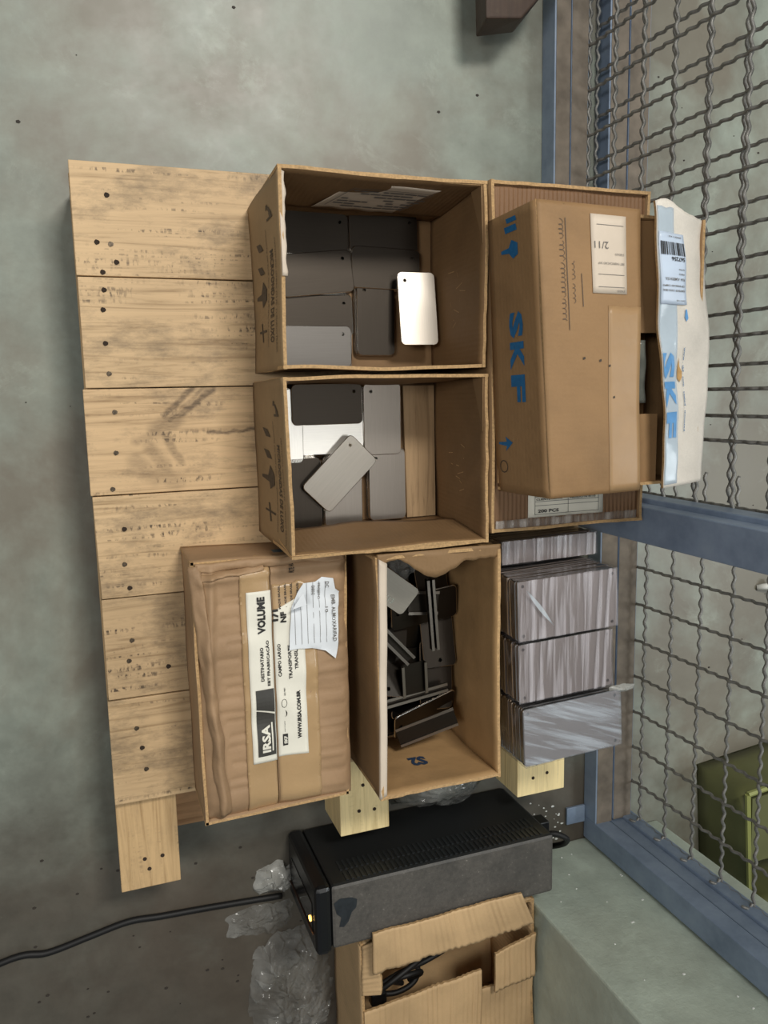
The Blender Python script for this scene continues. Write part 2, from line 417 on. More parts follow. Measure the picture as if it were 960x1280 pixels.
def clearfilm(name_, streak=(30, 3, 3), base=.12, top=.75, col=(200, 200, 206), rough=.12, lo=.45, hi=.75, kind='Object', bs_=.6, bscale=60, rot=0):
    name = name_; m, nt, bs = newmat(name); bs.inputs['Base Color'].default_value = lin(col); bs.inputs['Roughness'].default_value = rough
    bs.inputs['Specular IOR Level'].default_value = .8
    tr = nd(nt, 'ShaderNodeBsdfTransparent'); tr.inputs[0].default_value = (.93, .93, .93, 1)
    vec = coords(nt, kind)
    if rot:
        mr_ = nd(nt, 'ShaderNodeMapping'); mr_.inputs['Rotation'].default_value = (0, 0, rot); nt.links.new(vec, mr_.inputs[0]); vec = mr_.outputs[0]
    ms_ = nd(nt, 'ShaderNodeMapping'); ms_.inputs['Scale'].default_value = streak; nt.links.new(vec, ms_.inputs[0])
    f = nz(nt, ms_.outputs[0], 1, 3, .55, .3)
    fac = nd(nt, 'ShaderNodeMapRange'); nt.links.new(f, fac.inputs[0]); fac.inputs[1].default_value = lo; fac.inputs[2].default_value = hi
    fac.inputs[3].default_value = base; fac.inputs[4].default_value = top
    mx = nd(nt, 'ShaderNodeMixShader'); nt.links.new(fac.outputs[0], mx.inputs[0]); nt.links.new(tr.outputs[0], mx.inputs[1]); nt.links.new(bs.outputs[0], mx.inputs[2])
    nt.links.new(mx.outputs[0], nt.nodes['Material Output'].inputs[0])
    bump(nt, bs, nz(nt, coords(nt, kind, tuple(s*.6 for s in streak)), bscale/30, 4, .6), bs_, .004)
    return m
WRAP = clearfilm('stretch_wrap', (120, 6, 6), .06, .55, (214, 208, 212), .22, .46, .74, bs_=.15)
WRAPS = clearfilm('stretch_wrap_side', (20, 20, 60), .02, .22, (190, 186, 190), .15, .5, .8, bs_=.3)
WRAP2 = clearfilm('stretch_wrap_diagonal', (8, 110, 8), .12, .6, (200, 206, 214), .2, .46, .74, bs_=.2, rot=.35)
BAG = clearfilm('clear_bag', (14, 14, 14), .05, .15, (220, 220, 215), .05, .4, .7, bs_=.7, bscale=70)
BAGW = clearfilm('cloudy_bag', (14, 14, 14), .3, .7, (196, 196, 190), .2, .4, .7, bs_=.6)
BLACKBAG = plain('grey_film', (98, 100, 94), .12, 0, .3, 40)
RUBBER = plain('black_cable', (13, 12, 12), .6, 0, .2, 40)
UPSM, nt_, b_ = newmat('dusty_black_plastic'); b_.inputs['Roughness'].default_value = .5
v_ = coords(nt_); up_ = nd(nt_, 'ShaderNodeNewGeometry'); sx_ = nd(nt_, 'ShaderNodeSeparateXYZ'); nt_.links.new(up_.outputs['Normal'], sx_.inputs[0])
dust_ = math_(nt_, 'MULTIPLY', ramp(nt_, sx_.outputs[2], [(.5, (0, 0, 0)), (.95, (1, 1, 1))]), ramp(nt_, nz(nt_, v_, 9, 6, .6), [(.28, (.45, .45, .45)), (.5, (1, 1, 1))]))
c_ = mixc(nt_, dust_, lin((26, 28, 29)), ramp(nt_, nz(nt_, v_, 160, 4, .8), [(.35, lin((74, 71, 67))), (.66, lin((90, 86, 81))), (.74, lin((150, 146, 138)))]))
nt_.links.new(c_, b_.inputs['Base Color'])
BLACK = plain('black_plastic', (16, 17, 19), .35)
GREENBIN = plain('olive_plastic', (92, 94, 58), .4, 0, .15, 10)
TERRA = plain('terracotta', (176, 98, 62), .8, 0, .2, 30)
GREYCONN = plain('grey_connector', (150, 162, 172), .4)
LED = plain('amber_led', (255, 190, 90), .4, emit=6)

# ---------------------------------------------------------------- the setting
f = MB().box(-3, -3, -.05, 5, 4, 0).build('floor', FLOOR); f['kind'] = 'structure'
# painted pillar at the right of the fence
pb = MB(); pb.box(.718, -2.6, 0, 1.12, -.945, 2.6)
p = pb.build('wall_right', PILLAR, bevel=.004); p['kind'] = 'structure'

def crimp(length, seg_pitch, amp, phase, axis):
    n = max(8, int(length/.0046)); out = []
    for i in range(n+1):
        d = length*i/n; a = amp*math.sin(2*math.pi*d/(seg_pitch/3)+phase)
        out.append((a, d, 0) if axis == 'y' else (a, 0, d))
    return out

def fence(name, xf, depth, mesh_x, ylo, yhi, zs, ys, label, top=1.55, z_rail=.042, wy=None, second=None):
    t = thing(name, (xf, (ylo+yhi)/2, 0), label, 'fence')
    MB().box(xf, ylo, 0, xf+depth*.45, yhi, z_rail).box(xf+depth*.45, ylo, 0, xf+depth*.5, yhi, z_rail-.010).box(xf+depth*.5, ylo, 0, xf+depth, yhi, z_rail-.002).build('bottom_rail', PAINT, t, bevel=.0015)
    MB().box(xf+.003, ylo, z_rail, xf+depth*.44, yhi, z_rail+.0008).box(xf+depth*.51, ylo, z_rail-.002, xf+depth-.002, yhi, z_rail-.0012).build('dust_layer', DUSTY, t)
    wy = wy or yhi; mh = MB(); mh.tube(crimp(wy-ylo, .0765, .0026, 0, 'y'), .0030, 5)
    mv = MB(); mv.tube(crimp(top-z_rail-.02, .0765, .0026, math.pi, 'z'), .0030, 5)
    h0 = None
    for z in zs:
        if h0 is None:
            h0 = put('horizontal_wire', mh.V, mh.F, WIRE, None, smooth=True); h0.parent = t; o = h0
        else:
            o = bpy.data.objects.new('horizontal_wire', h0.data); C.objects.link(o); o.parent = t
        o.location = Vector((mesh_x, ylo, z)) - t.location
    v0 = None
    for y in ys:
        if v0 is None:
            v0 = put('vertical_wire', mv.V, mv.F, WIRE, None, smooth=True); v0.parent = t; o = v0
        else:
            o = bpy.data.objects.new('vertical_wire', v0.data); C.objects.link(o); o.parent = t
        o.location = Vector((mesh_x+.001, y, z_rail-.006)) - t.location
    if second:
        for z in zs:
            o = bpy.data.objects.new('horizontal_wire', h0.data); C.objects.link(o); o.parent = t
            o.location = Vector((second, ylo+.01, max(z-.031, .03))) - t.location
        for y in ys:
            o = bpy.data.objects.new('vertical_wire', v0.data); C.objects.link(o); o.parent = t
            o.location = Vector((second+.001, y+.036, z_rail-.006)) - t.location
    return t

zs1 = [.042+.0765*k for k in range(0, 19)]
gate = fence('sliding_gate', .815, .072, .889, -.186, 1.9, [.04+.0765*k for k in range(0, 19)], [-.080+.0765*k for k in range(0, 26)],
             'grey-blue crimped wire mesh gate leaf nearest the boxes, upper right', second=.912)
g = MB().box(.815, -.244, 0, .847, -.186, 1.55).build('end_post', PAINT, gate, bevel=.002)
MB().box(.8475, -.230, 0, .888, -.178, 1.55).build('rear_stile', PAINT, gate, bevel=.002)
hk = MB()
for z in [.04+.0765*k for k in range(0, 14)]: hk.tube(spline([(.889, -.186, z), (.892, -.179, z+.002), (.889, -.172, z+.006)], 3), .0026, 5)
fence_ = fence('mesh_fence', .930, .09, 1.022, -.893, 2.0, [-.01+.0765*k for k in range(1, 20)], [-.36-.0765*6.96+.0765*k for k in range(0, 10)],
               'fixed blue-framed crimped wire mesh panel standing behind the gate, lower right', wy=-.15)
MB().box(.930, -.942, 0, .966, -.893, 1.55).build('corner_post', PAINT, fence_, bevel=.002)
MB().box(.969, -.940, 0, 1.00, -.896, 1.55).build('rear_stile', PAINT, fence_, bevel=.002)
MB().box(1.00, -.940, 0, 1.03, -.890, 1.55).build('rear_stile', PAINT, fence_, bevel=.002)
MB().box(.885, -.905, 0, .930, -.868, .006).build('foot_plate', PAINT, fence_, bevel=.001)
bm_ = MB()
for k in range(1, 16):
    z = -.01+.0765*k
    bm_ = MB().tube(spline([(1.020, -.885, z), (1.014, -.893, z), (1.005, -.8885, z+.003), (1.0, -.8875, z-.004)], 3), .0028, 5)
    bm_.build('wire_hook', WIRE, fence_, smooth=True)

# ---------------------------------------------------------------- pallet
pal = thing('wooden_pallet', (.4, -.15, 0), 'large pine pallet with wide planks carrying the cardboard boxes', 'pallet')
ye = [.322, .169, .0155, -.137, -.289, -.444, -.610]
nails = {0: [(.045, .278), (.028, .215), (.046, .213), (.052, .189), (.033, .175)], 1: [(.033, .151), (.03, .124), (.03, .078), (.032, .036)],
         2: [(.036, -.018), (.034, -.076), (.026, -.128)], 3: [(.038, -.187), (.035, -.239), (.04, -.275)],
         4: [(.038, -.355), (.032, -.386), (.088, -.402)], 5: [(.036, -.492), (.042, -.524), (.046, -.559)]}
for i in range(6):
    y1, y0 = ye[i]-.0008, ye[i+1]+.0008; xl = (-.001, 0, -.004, -.002, 0, -.002)[i]
    dz = (.0, .0006, -.0004, .0008, -.0006, .0004)[i]
    pts = [(xl, y0), (.812, y0), (.812, y1), (xl, y1)]
    if i == 3: pts = [(xl+.003, y0), (.812, y0), (.812, y1), (xl, y1)]
    pk = MB().prism(pts, .1205, .14+dz).build('plank', PINE_MARK if i == 2 else PINE, pal, bevel=.0012)
    if i == 2: pk['label'] = 'plank with dark branching dirt marks'
    for (x, y) in nails[i]:
        n = MB(); n.prism([(x+.0026*math.cos(a*math.pi/4), y+.0036*math.sin(a*math.pi/4)) for a in range(8)], .139, .1412+dz)
        n.prism([(x+.0038*math.cos(a*math.pi/4+.3)+.0008, y+.0032*math.sin(a*math.pi/4+.3)) for a in range(8)], .139, .1408+dz)
        n.build('nail', NAIL if (x*1000+y*777) % 3 > 1 else NAILHOLE, pk)
def stringer(x0, x1, yend, m, holes, z0=.02):
    s = MB().box(x0, yend, z0, x1, .31, .1195).build('stringer', m, pal, bevel=.0015)
    for (x, y) in holes:
        n = MB(); n.prism([(x+.0032*math.cos(a*math.pi/4), y+.0032*math.sin(a*math.pi/4)) for a in range(8)], .118, .1203)
        n.build('nail_hole', NAILHOLE, s)
    return s
stringer(-.002, .089, -.766, PINE_Y, [(.036, -.717), (.063, -.717), (.042, -.735)], z0=.02)
stringer(.358, .447, -.752, PINE_FRESH, [(.392, -.711), (.420, -.713), (.436, -.69), (.40, -.665)])
stringer(.702, .803, -.750, PINE_FRESH, [(.735, -.717), (.765, -.712), (.755, -.672), (.742, -.69)])
for y0, y1 in ((-.728, -.610), (-.2, -.08), (.2, .31)):
    MB().box(.0, y0, 0, .803, y1, .0195).build('bottom_board', PINE_OLD, pal, bevel=.0015)

# ---------------------------------------------------------------- cardboard boxes
def open_box(t, x0, y0, x1, y1, z0, z1, mats, flare=(0, 0, 0, 0), amp=.003, seed=1, th=.0045, dz=(0, 0, 0, 0)):
    """four wall panels with slightly bowed sides. flare = outward lean of left, right, near(-y), far(+y) rims;
    dz = rim height change at corners (x0,y0),(x1,y0),(x1,y1),(x0,y1)"""
    fl, fr, fn_, ff = flare; W = {}
    b = [(x0, y0), (x1, y0), (x1, y1), (x0, y1)]
    T = [(x0-fl, y0-fn_), (x1+fr, y0-fn_), (x1+fr, y1+ff), (x0-fl, y1+ff)]
    B3 = [(x, y, z0) for x, y in b]; T3 = [(x, y, z1+dz[i]) for i, (x, y) in enumerate(T)]
    # outside is the positive normal side
    for k, (i, j) in dict(left=(3, 0), right=(1, 2), near=(0, 1), far=(2, 3)).items():
        q = Quad(B3[i], B3[j], T3[j], T3[i], amp, 9, seed+len(W)*3.1); W[k] = q
        rj = lambda s, sd=seed: .0022*fn(s*40, sd, 1)+.0012*fn(s*160, sd, 2)
        sheet('side_panel', q, 0, q.ls, 0, q.lt, 24, 10, th, mats[k], t, jag=rj, edge=EDGE)
    MB().box(x0+.003, y0+.003, z0, x1-.003, y1-.003, z0+.004).build('bottom_panel', mats['in'], t)
    return W
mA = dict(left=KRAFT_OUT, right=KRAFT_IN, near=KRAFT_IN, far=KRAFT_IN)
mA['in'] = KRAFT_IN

def print_side(q, t, seed=0):
    """shipping symbols and rows of tiny print on the left wall; s runs towards -y, t upward"""
    D = lambda polys, n='printed_symbol', m=INKD: decal(n, q, polys, m, t, .0008)
    h = q.lt; L = q.ls
    zig = [(.030, h*.60), (.036, h*.66), (.041, h*.80), (.045, h*.66), (.050, h*.72)]
    D([[(.028, h*.63), (.034, h*.62), (.034, h*.67), (.028, h*.67)], [(.032, h*.66), (.040, h*.71), (.040, h*.76), (.032, h*.70)],
       [(.040, h*.70), (.046, h*.72), (.046, h*.78), (.040, h*.77)], [(.045, h*.64), (.048, h*.64), (.048, h*.80), (.045, h*.80)]])
    for s0 in (.064, .094):
        D([[(s0, h*.28), (s0+.012, h*.36), (s0+.013, h*.48), (s0+.002, h*.40)]])
    D([[(.116, h*.42), (.128, h*.52), (.142, h*.52), (.150, h*.40), (.140, h*.38), (.136, h*.20), (.132, h*.20), (.131, h*.36)]])
    D([[(.170, h*.34), (.196, h*.38), (.196, h*.41), (.170, h*.37)], [(.180, h*.26), (.183, h*.26), (.184, h*.52), (.181, h*.52)]])
    text(q, 'MICROONDAS DE LUXO', (.085, h*.66), (1, 0), (0, 1), .115, h*.10, INKD, t, .02)
    text(q, 'mantenha em local seco   empilhamento maximo', (.055, h*.56), (1, 0), (0, 1), .150, h*.035, INKD, t)
    text(q, 'MANTENHA SEMPRE EM PE  CUIDADO FRAGIL', (.075, h*.82), (1, 0), (0, 1), .140, h*.03, INKD, t)

boxA = thing('open_cardboard_box', (.385, .155, .14), 'open brown box with printed side, farthest up the pallet, holding steel plates', 'box', 'open boxes of steel plates')
WA = open_box(boxA, .241, .034, .532, .270, .141, .328, mA, (.0, .0, .0, .012), .004, 1, dz=(-.004, -.004, .002, .004))
print_side(WA['left'], boxA)
q = Quad((.242, .279, .3275), (.2425, .150, .329), (.2485, .150, .327), (.250, .276, .326), .0015, 14, 3)
sheet('rim_tape', q, 0, q.ls, 0, q.lt, 24, 3, .003, PAPERP, boxA, top=.002, jag=lambda s: .003*fn(s*60, 3, 3))  # whitish colour of this tape is painted glare
boxB = thing('open_cardboard_box', (.39, -.09, .14), 'open brown box with printed side, middle of the pallet, large tilted bright plate inside', 'box', 'open boxes of steel plates')
WB = open_box(boxB, .238, -.205, .535, .020, .141, .326, mA, (-.004, .0, .012, .004), .004, 5, dz=(-.002, 0, 0, 0))
print_side(WB['left'], boxB, 3)

# flap folded inside box A's far wall, with a torn lower edge and paper label
qf = Quad((.243, .2835, .3265), (.528, .2815, .3275), (.528, .270, .175), (.243, .270, .175), .003, 11, 9)   # s:+x, t:down
qf.n = -qf.n if qf.n.y > 0 else qf.n
def tornA(s):
    return .008*fn(s*14, 4, 1) + (.010 if .150 < s < .156 else 0) + .003*fn(s*60, 8, 3)
sheet('folded_flap', lambda s, t, o=0: qf(s, t, o), 0, qf.ls, .0, .143, 60, 14, .004, KRAFT_IN, boxA, jag=tornA, edge=EDGE, top=.004)
sheet('paper_label', lambda s, t, o=0: qf(s-.32*(t-.04), t, o+.0068), .105, .228, .026, .128, 36, 12, .0004, PAPERP, boxA, jag=lambda s: .004*fn(s*50, 3, 3))
rr = random.Random(3)
lines = []
for r in range(7):
    s = .098
    while s < .205:
        wd = rr.uniform(.004, .02)
        if rr.random() < .75: lines.append([(s, .017+r*.0052), (s+wd, .017+r*.0052), (s+wd, .0190+r*.0052), (s, .0190+r*.0052)])
        s += wd+.0015
lines += [[(.092, .014), (.0932, .014), (.0932, .05), (.092, .05)], [(.092, .0135), (.208, .0135), (.208, .0142), (.092, .0142)], [(.207, .014), (.2085, .014), (.2085, .052), (.207, .052)]]
decal('printed_lines', lambda s, t, o: qf(s+.022-.32*(.040+(t-.012)*1.9-.04), .040+(t-.012)*1.9, o+.0071), lines, INKG, boxA)
# diagonal crease strips on right walls, handwriting scratches
for W, bx, sd in ((WA, boxA, 1), (WB, boxB, 2)):
    q = W['right']; F_ = lambda s, t, o, q=q: q(s, t, -o-.0046)
    rr = random.Random(sd)
    st = []
    for k in range(9):
        s = .06+.008*k+rr.uniform(-.004, .004) if sd == 2 else .06+.010*k
        t_ = .10+rr.uniform(-.02, .02); s2 = s+rr.uniform(-.006, .009); t2 = t_+rr.uniform(-.02, .02)
        st.append([(s, t_), (s+.0012, t_), (s2+.0012, t2), (s2, t2)])
    decal('pen_scribble', F_, st, EDGE, bx, .0006)
# triangular inner crease flap on box A and B right walls
for q, bx, sgn in ((WA['right'], boxA, 1), (WB['right'], boxB, 1)):
    put('crease_flap', [q(q.ls-.004, .150, -.0052), q(q.ls-.075, q.lt-.006, -.0050), q(q.ls-.003, q.lt-.003, -.0048),
                        q(q.ls-.004, .150, -.0070), q(q.ls-.075, q.lt-.006, -.0060), q(q.ls-.003, q.lt-.003, -.0070)],
        [(0, 1, 2), (5, 4, 3), (0, 3, 4, 1), (1, 4, 5, 2), (2, 5, 3, 0)], KRAFT, bx)
# torn folded edge strip of box B's near wall inside
qn = Quad((.240, -.2185, .3255), (.532, -.2165, .3255), (.532, -.198, .2), (.240, -.198, .2), .003, 12, 4)
qn.n = -qn.n if qn.n.y < 0 else qn.n
sheet('folded_flap', lambda s, t, o=0: qn(s, t, o), .002, qn.ls-.004, .0, .114, 50, 12, .004, KRAFT_IN, boxB, jag=lambda s: .010*math.sin(s*16-.6)+.004*fn(s*50, 2, 3), edge=EDGE, top=.006)
# wood grained board lining box B's right bottom
bl = thing('lining_board', (.50, -.09, .147), 'wood-grained board lying at the right inside the middle box', 'board')
MB().prism([(.478, -.200), (.528, -.200), (.528, .012), (.474, .012)], .1455, .151).build('board', wood('grained_board', (158, 130, 96), 1, .5, .1), bl)

# ---- steel plates
def plate_mesh(name, w, h, t=.002, r=.008, holes=((.82, .82),), hr=.0028, mat=STEEL):
    bm = bmesh.new(); 
    def loop(pts, z): return [bm.verts.new((x, y, z)) for x, y in pts]
    def rrect(i):
        out = []
        for cx, cy, a0 in ((w/2-r, h/2-r, 0), (-w/2+r, h/2-r, 90), (-w/2+r, -h/2+r, 180), (w/2-r, -h/2+r, 270)):
            for k in range(5):
                a = math.radians(a0+k*22.5); out.append((cx+(r-i)*math.cos(a), cy+(r-i)*math.sin(a)))
        return out
    hc = [((a-.5)*w, (b-.5)*h) for a, b in holes]
    def circ(c): return [(c[0]+hr*math.cos(-k*math.pi/4), c[1]+hr*math.sin(-k*math.pi/4)) for k in range(8)]
    tops = [loop(rrect(.0009), t)] + [loop(circ(c), t) for c in hc]
    bots = [loop(rrect(.0), 0)] + [loop(circ(c), 0) for c in hc]
    mid = loop(rrect(0), t-.0009)
    for ls, flip in ((tops, False), (bots, True)):
        ed = []
        for l in ls:
            for i in range(len(l)): ed.append(bm.edges.new((l[i], l[(i+1) % len(l)])))
        g_ = bmesh.ops.triangle_fill(bm, use_beauty=True, edges=ed, normal=(0, 0, -1 if flip else 1))
    n = len(mid)
    rim = []
    for i in range(n):
        j = (i+1) % n
        rim.append(bm.faces.new((mid[i], mid[j], tops[0][j], tops[0][i])))
        rim.append(bm.faces.new((bots[0][i], bots[0][j], mid[j], mid[i])))
    for a, b in zip(tops[1:], bots[1:]):
        for i in range(8):
            j = (i+1) % 8; bm.faces.new((b[i], b[j], a[j], a[i]))
    for f_ in rim: f_.material_index = 1
    me = bpy.data.meshes.new(name); bm.to_mesh(me); bm.free()
    me.materials.append(mat); me.materials.append(CHROME); return me

HS = ((.88, .80),)
PM = {k: plate_mesh('steel_plate', .112, .062, mat=m, holes=HS) for k, m in (('d', STEEL_D), ('s', STEEL), ('b', STEEL_B), ('m', steel('scratched_steel', (112, 108, 104), .4)), ('t', steel('satin_steel', (186, 178, 168), .36)))}
def plate(me, x, y, z, rz=0, label='', group=None, tilt=(0, 0), name='steel_plate'):
    o = bpy.data.objects.new(name, me); C.objects.link(o); o.location = (x, y, z)
    o.rotation_euler = (tilt[0], tilt[1], rz); return tag(o, label, 'steel plate', group)
def pile(x, y, rz, n, me, label, lower, group, z0=.1455, jit=.0015):
    for k in range(n):
        last = k == n-1
        plate(me, x+random.uniform(-jit, jit), y+random.uniform(-jit, jit), z0+k*.00205, rz+random.uniform(-.012, .012),
              label if last else lower, group)
GA = 'steel plates in the upper open box'; GB = 'steel plates in the middle open box'
LA = 'dark steel plate lying low in a pile inside the upper box'; LB = 'steel plate lying low in a pile inside the middle box'
r0 = 0
pile(.331, .236, -.02, 8, PM['d'], 'dark steel plate in the far left corner of the upper box', LA, GA)
pile(.334, .180, .09, 9, PM['d'], 'dark steel plate second down the left row of the upper box, slightly turned', LA, GA)
pile(.334, .118, .02, 7, PM['d'], 'dark steel plate third down the left row of the upper box', LA, GA, jit=.001)
pile(.330, .071, -.01, 9, PM['m'], 'paler scratched steel plate in the near left corner of the upper box', LA, GA)
pile(.444, .242, 0, 6, PM['d'], 'dark steel plate in the far right pile of the upper box', LA, GA)
pile(.4455, .190, -.02, 7, PM['d'], 'brownish dark steel plate midway down the right row of the upper box', LA, GA)
pile(.4275, .115, math.pi/2, 6, PM['d'], 'dark steel plate standing lengthwise in the near right pile of the upper box', LA, GA)
plate(PM['t'], .487, .128, .185, math.pi/2, 'bright brushed plate leaning upright against the right wall of the upper box', GA, tilt=(-.03, .13))

pile(.2755, -.045, math.pi/2, 9, PM['b'], 'very bright plate against the left wall of the middle box', LB, GB)
pile(.352, -.060, .0, 8, PM['b'], 'bright striped plate half covered by a dark one in the middle box', LB, GB)
pile(.432, -.038, math.pi/2, 10, PM['s'], 'taupe steel plate lengthwise by the board in the middle box', LB, GB)
plate(PM['d'], .344, -.014, .1655, .0, 'dark steel plate on top at the far edge of the middle box', GB)
pile(.300, -.150, math.pi/2, 9, PM['d'], 'dark steel plate in the near left corner of the middle box', LB, GB)
pile(.366, -.150, math.pi/2, 8, PM['s'], 'grey steel plate under the tilted one in the middle box', LB, GB)
pile(.441, -.143, math.pi/2, 9, PM['s'], 'grey steel plate with a glossy rim in the near right corner of the middle box', LB, GB)
plate(PM['t'], .358, -.120, .174, math.radians(45), 'bright brushed plate lying diagonally on top in the middle box', GB, tilt=(.035, -.05))

# ---------------------------------------------------------------- closed box with split label (left front)
bI = thing('battered_closed_box', (.228, -.41, .14), 'battered closed box with a big white label, nearest the left edge of the pallet front', 'box')
rrc = random.Random(2)
CREASE = [(-.25-.019*k+rrc.uniform(-.006, .006), .140+rrc.uniform(0, .02), rrc.uniform(.176, .186)) for k in range(17)] + [(-.26-.021*k+rrc.uniform(-.006, .006), rrc.uniform(.272, .29), rrc.uniform(.322, .335)) for k in range(16)]
def hI(x, y):
    u = (x-.118)/.220; v = (y+.597)/.372
    z = .268 + .004*fn(x*22, y*22, 3)
    z += -.010*max(0, 1-abs(u-.5)*2.2)*.6
    e = min(u/.09, (1-u)/.09, v/.06, (1-v)/.06); z -= .012*max(0, 1-e)**2
    z += .0006*math.sin(y*140+.6*math.sin(x*30))
    for yk, xa, xb in CREASE:
        if xa < x < xb: z -= .0022*math.exp(-((y-yk-.012*(x-.22)*math.sin(yk*90)*3)/.0032)**2)
    # raised torn ridge along the left
    z += (.007+.004*fn(y*30, 2, 2))*math.exp(-((x-.138-.004*math.sin(y*20))/.006)**2)
    z += .006*math.exp(-((y+.248-.06*(x-.13))/.006)**2)
    return z
FI = lambda x, y, o=0: Vector((x, y, hI(x, y)+o))
WI = {}
bt = [(.117, -.603), (.331, -.598), (.337, -.226), (.116, -.221)]
for (i, j) in ((3, 0), (1, 2), (0, 1), (2, 3)):
    a, b = bt[i], bt[j]; q = Quad((*a, .1425), (*b, .1425), (*b, .262), (*a, .262), .003, 10, 20+i)
    sheet('side_panel', q, 0, q.ls, 0, q.lt, 18, 6, .004, KRAFT_P, bI, edge=EDGE)
decal('dark_teal_strip', lambda x, z, o: Vector((x, -.2205+.0012+o, z)), [[(.232, .238), (.272, .238), (.272, .260), (.232, .260)]], plain('teal_print', (40, 66, 78), .5), bI, .0022)
MB().box(.12, -.6, .142, .33, -.23, .146).build('bottom_panel', KRAFT_P, bI)
sheet('top_flap', FI, .1165, .2235, -.600, -.2235, 44, 110, .004, KRAFT_P, bI, edge=EDGE, jag=lambda s: .003*fn(s*60, 1, 1))
sheet('top_flap', lambda x, y, o=0: FI(x, y, o+.0012), .2245, .336, -.597, -.226, 40, 90, .004, KRAFT_P, bI, edge=EDGE, jag=lambda s: .003*fn(s*60, 7, 1))
# crumpled edge folds
for k_, (p0_, p1_, wd_) in enumerate((((.121, -.226), (.146, -.590), .017), ((.122, -.229), (.332, -.229), .012), ((.128, -.243), (.215, -.236), .008))):
    p0_, p1_ = Vector((*p0_, 0)), Vector((*p1_, 0)); d_ = (p1_-p0_); L_ = d_.length; d_.normalize(); n_ = Vector((-d_.y, d_.x, 0))
    def SF(s_, t_, o=0, p0_=p0_, d_=d_, n_=n_, L_=L_, wd_=wd_, k_=k_):
        c_ = p0_+d_*s_+n_*(t_-wd_/2)+n_*.004*fn(s_*22, k_, 1)
        z = max(hI(min(max(c_.x, .12), .332), min(c_.y, -.229)), .262)+.002+.005*math.sin(math.pi*t_/wd_)*(.5+abs(fn(s_*30, k_, 3)))+.0025*fn(s_*70, t_*150, k_)
        return Vector((c_.x, c_.y, z+o))
    sheet('crumpled_fold', SF, 0, L_, 0, wd_, 60, 6, .002, KRAFT_P, bI, edge=EDGE)
TT = lambda x, y, o=0: FI(x, y, o+.0018)
sheet('packing_tape', TT, .180, .223, -.600, -.232, 10, 60, .0002, TAPE, bI, jag=lambda s: .004*fn(s*90, 2, 2))
sheet('packing_tape', lambda x, y, o=0: TT(x, y, o+.0008), .226, .288, -.592, -.262, 12, 60, .0002, TAPE, bI, jag=lambda s: .006*fn(s*70, 9, 2))
LL = lambda x, y, o=0: FI(x, y, o+.0030)
sheet('label_left_half', LL, .1885, .2235, -.522, -.269, 8, 60, .0003, PAPER, bI)
sheet('label_right_half', LL, .2262, .270, -.518, -.300, 8, 60, .0003, PAPER, bI, jag=lambda s: .45*(s-.2262))
up, rt = (-1, 0), (0, 1)
def LT(s, x, y, w, h, m=INK, b=.02): text(LL, s, (x, y), rt, up, w, h, m, bI, b, .0011)
LT('VOLUME', .2145, -.331, .054, .0115, b=.05)
LT('1/1', .2330, -.315, .018, .0085, b=.05)
LT('NF', .2445, -.318, .016, .0085, b=.05)
LT('DESTINATARIO', .2095, -.400, .050, .0048, b=.03); LT('EBT FRABRICAÇÃO', .2190, -.408, .067, .0058, b=.03)
LT('CAMPO LARGO', .2350, -.397, .048, .0048, b=.03)
LT('TRANSPORTE', .2500, -.402, .050, .0048, b=.03); LT('TRANSLA', .2590, -.388, .034, .0048, b=.03)
LT('WWW.IRSA.COM.BR', .2610, -.494, .073, .0058, b=.05)
decal('badge', LL, [[(.196, -.512), (.2225, -.512), (.2225, -.451), (.196, -.443)], [(.196, -.441), (.2225, -.448), (.2225, -.4125), (.196, -.4125)]], BADGE, bI, .0009)
text(LL, 'IRSA', (.2145, -.506), rt, up, .040, .0125, PAPER, bI, .04, .0022)
decal('badge_underline', LL, [[(.2165, -.505), (.2185, -.505), (.2185, -.463), (.2165, -.463)]], PAPER, bI, .0020)
decal('small_badge', LL, [[(.233, -.502), (.2405, -.502), (.2405, -.484), (.233, -.484)]], INK, bI, .0009)
text(LL, 'SKF', (.2395, -.499), rt, up, .012, .005, PAPER, bI, .05, .0020)
pts_ring = []
for k in range(12):
    a0, a1 = k*math.pi/6, (k+1)*math.pi/6; cx, cy = .2365, -.437
    pts_ring.append([(cx+.0042*math.cos(a0), cy+.0065*math.sin(a0)), (cx+.0042*math.cos(a1), cy+.0065*math.sin(a1)), (cx+.0036*math.cos(a1), cy+.0058*math.sin(a1)), (cx+.0036*math.cos(a0), cy+.0058*math.sin(a0))])
for k in range(8):
    a0, a1 = -1.3+k*.33, -1.3+(k+1)*.33; cx, cy = .2355, -.453
    w0, w1 = .0014*math.sin(math.pi*k/8)+.0002, .0014*math.sin(math.pi*(k+1)/8)+.0002
    pts_ring.append([(cx+.005*math.cos(a0), cy+.006*math.sin(a0)), (cx+.005*math.cos(a1), cy+.006*math.sin(a1)), (cx+(.005-w1)*math.cos(a1), cy+.006*math.sin(a1)), (cx+(.005-w0)*math.cos(a0), cy+.006*math.sin(a0))])
decal('certification_mark', LL, pts_ring, INK, bI, .0006)
LT('sistema de gestao', .2372, -.4810, .017, .0014); LT('ISO 9001', .2390, -.4255, .011, .002)
# printed panel + rows of tiny type beyond the label
for k, (x, ln) in enumerate(((.2375, .034), (.2465, .034), (.255, .032), (.264, .030))):
    text(TT, 'MADE BRASIL', (x, -.298+k*.002), rt, up, ln, .0032, INKD, bI, .04, .0012)
text(TT, 'MLTE AGLA', (.258, -.247), rt, up, .018, .008, INKD, bI, .04, .0012)
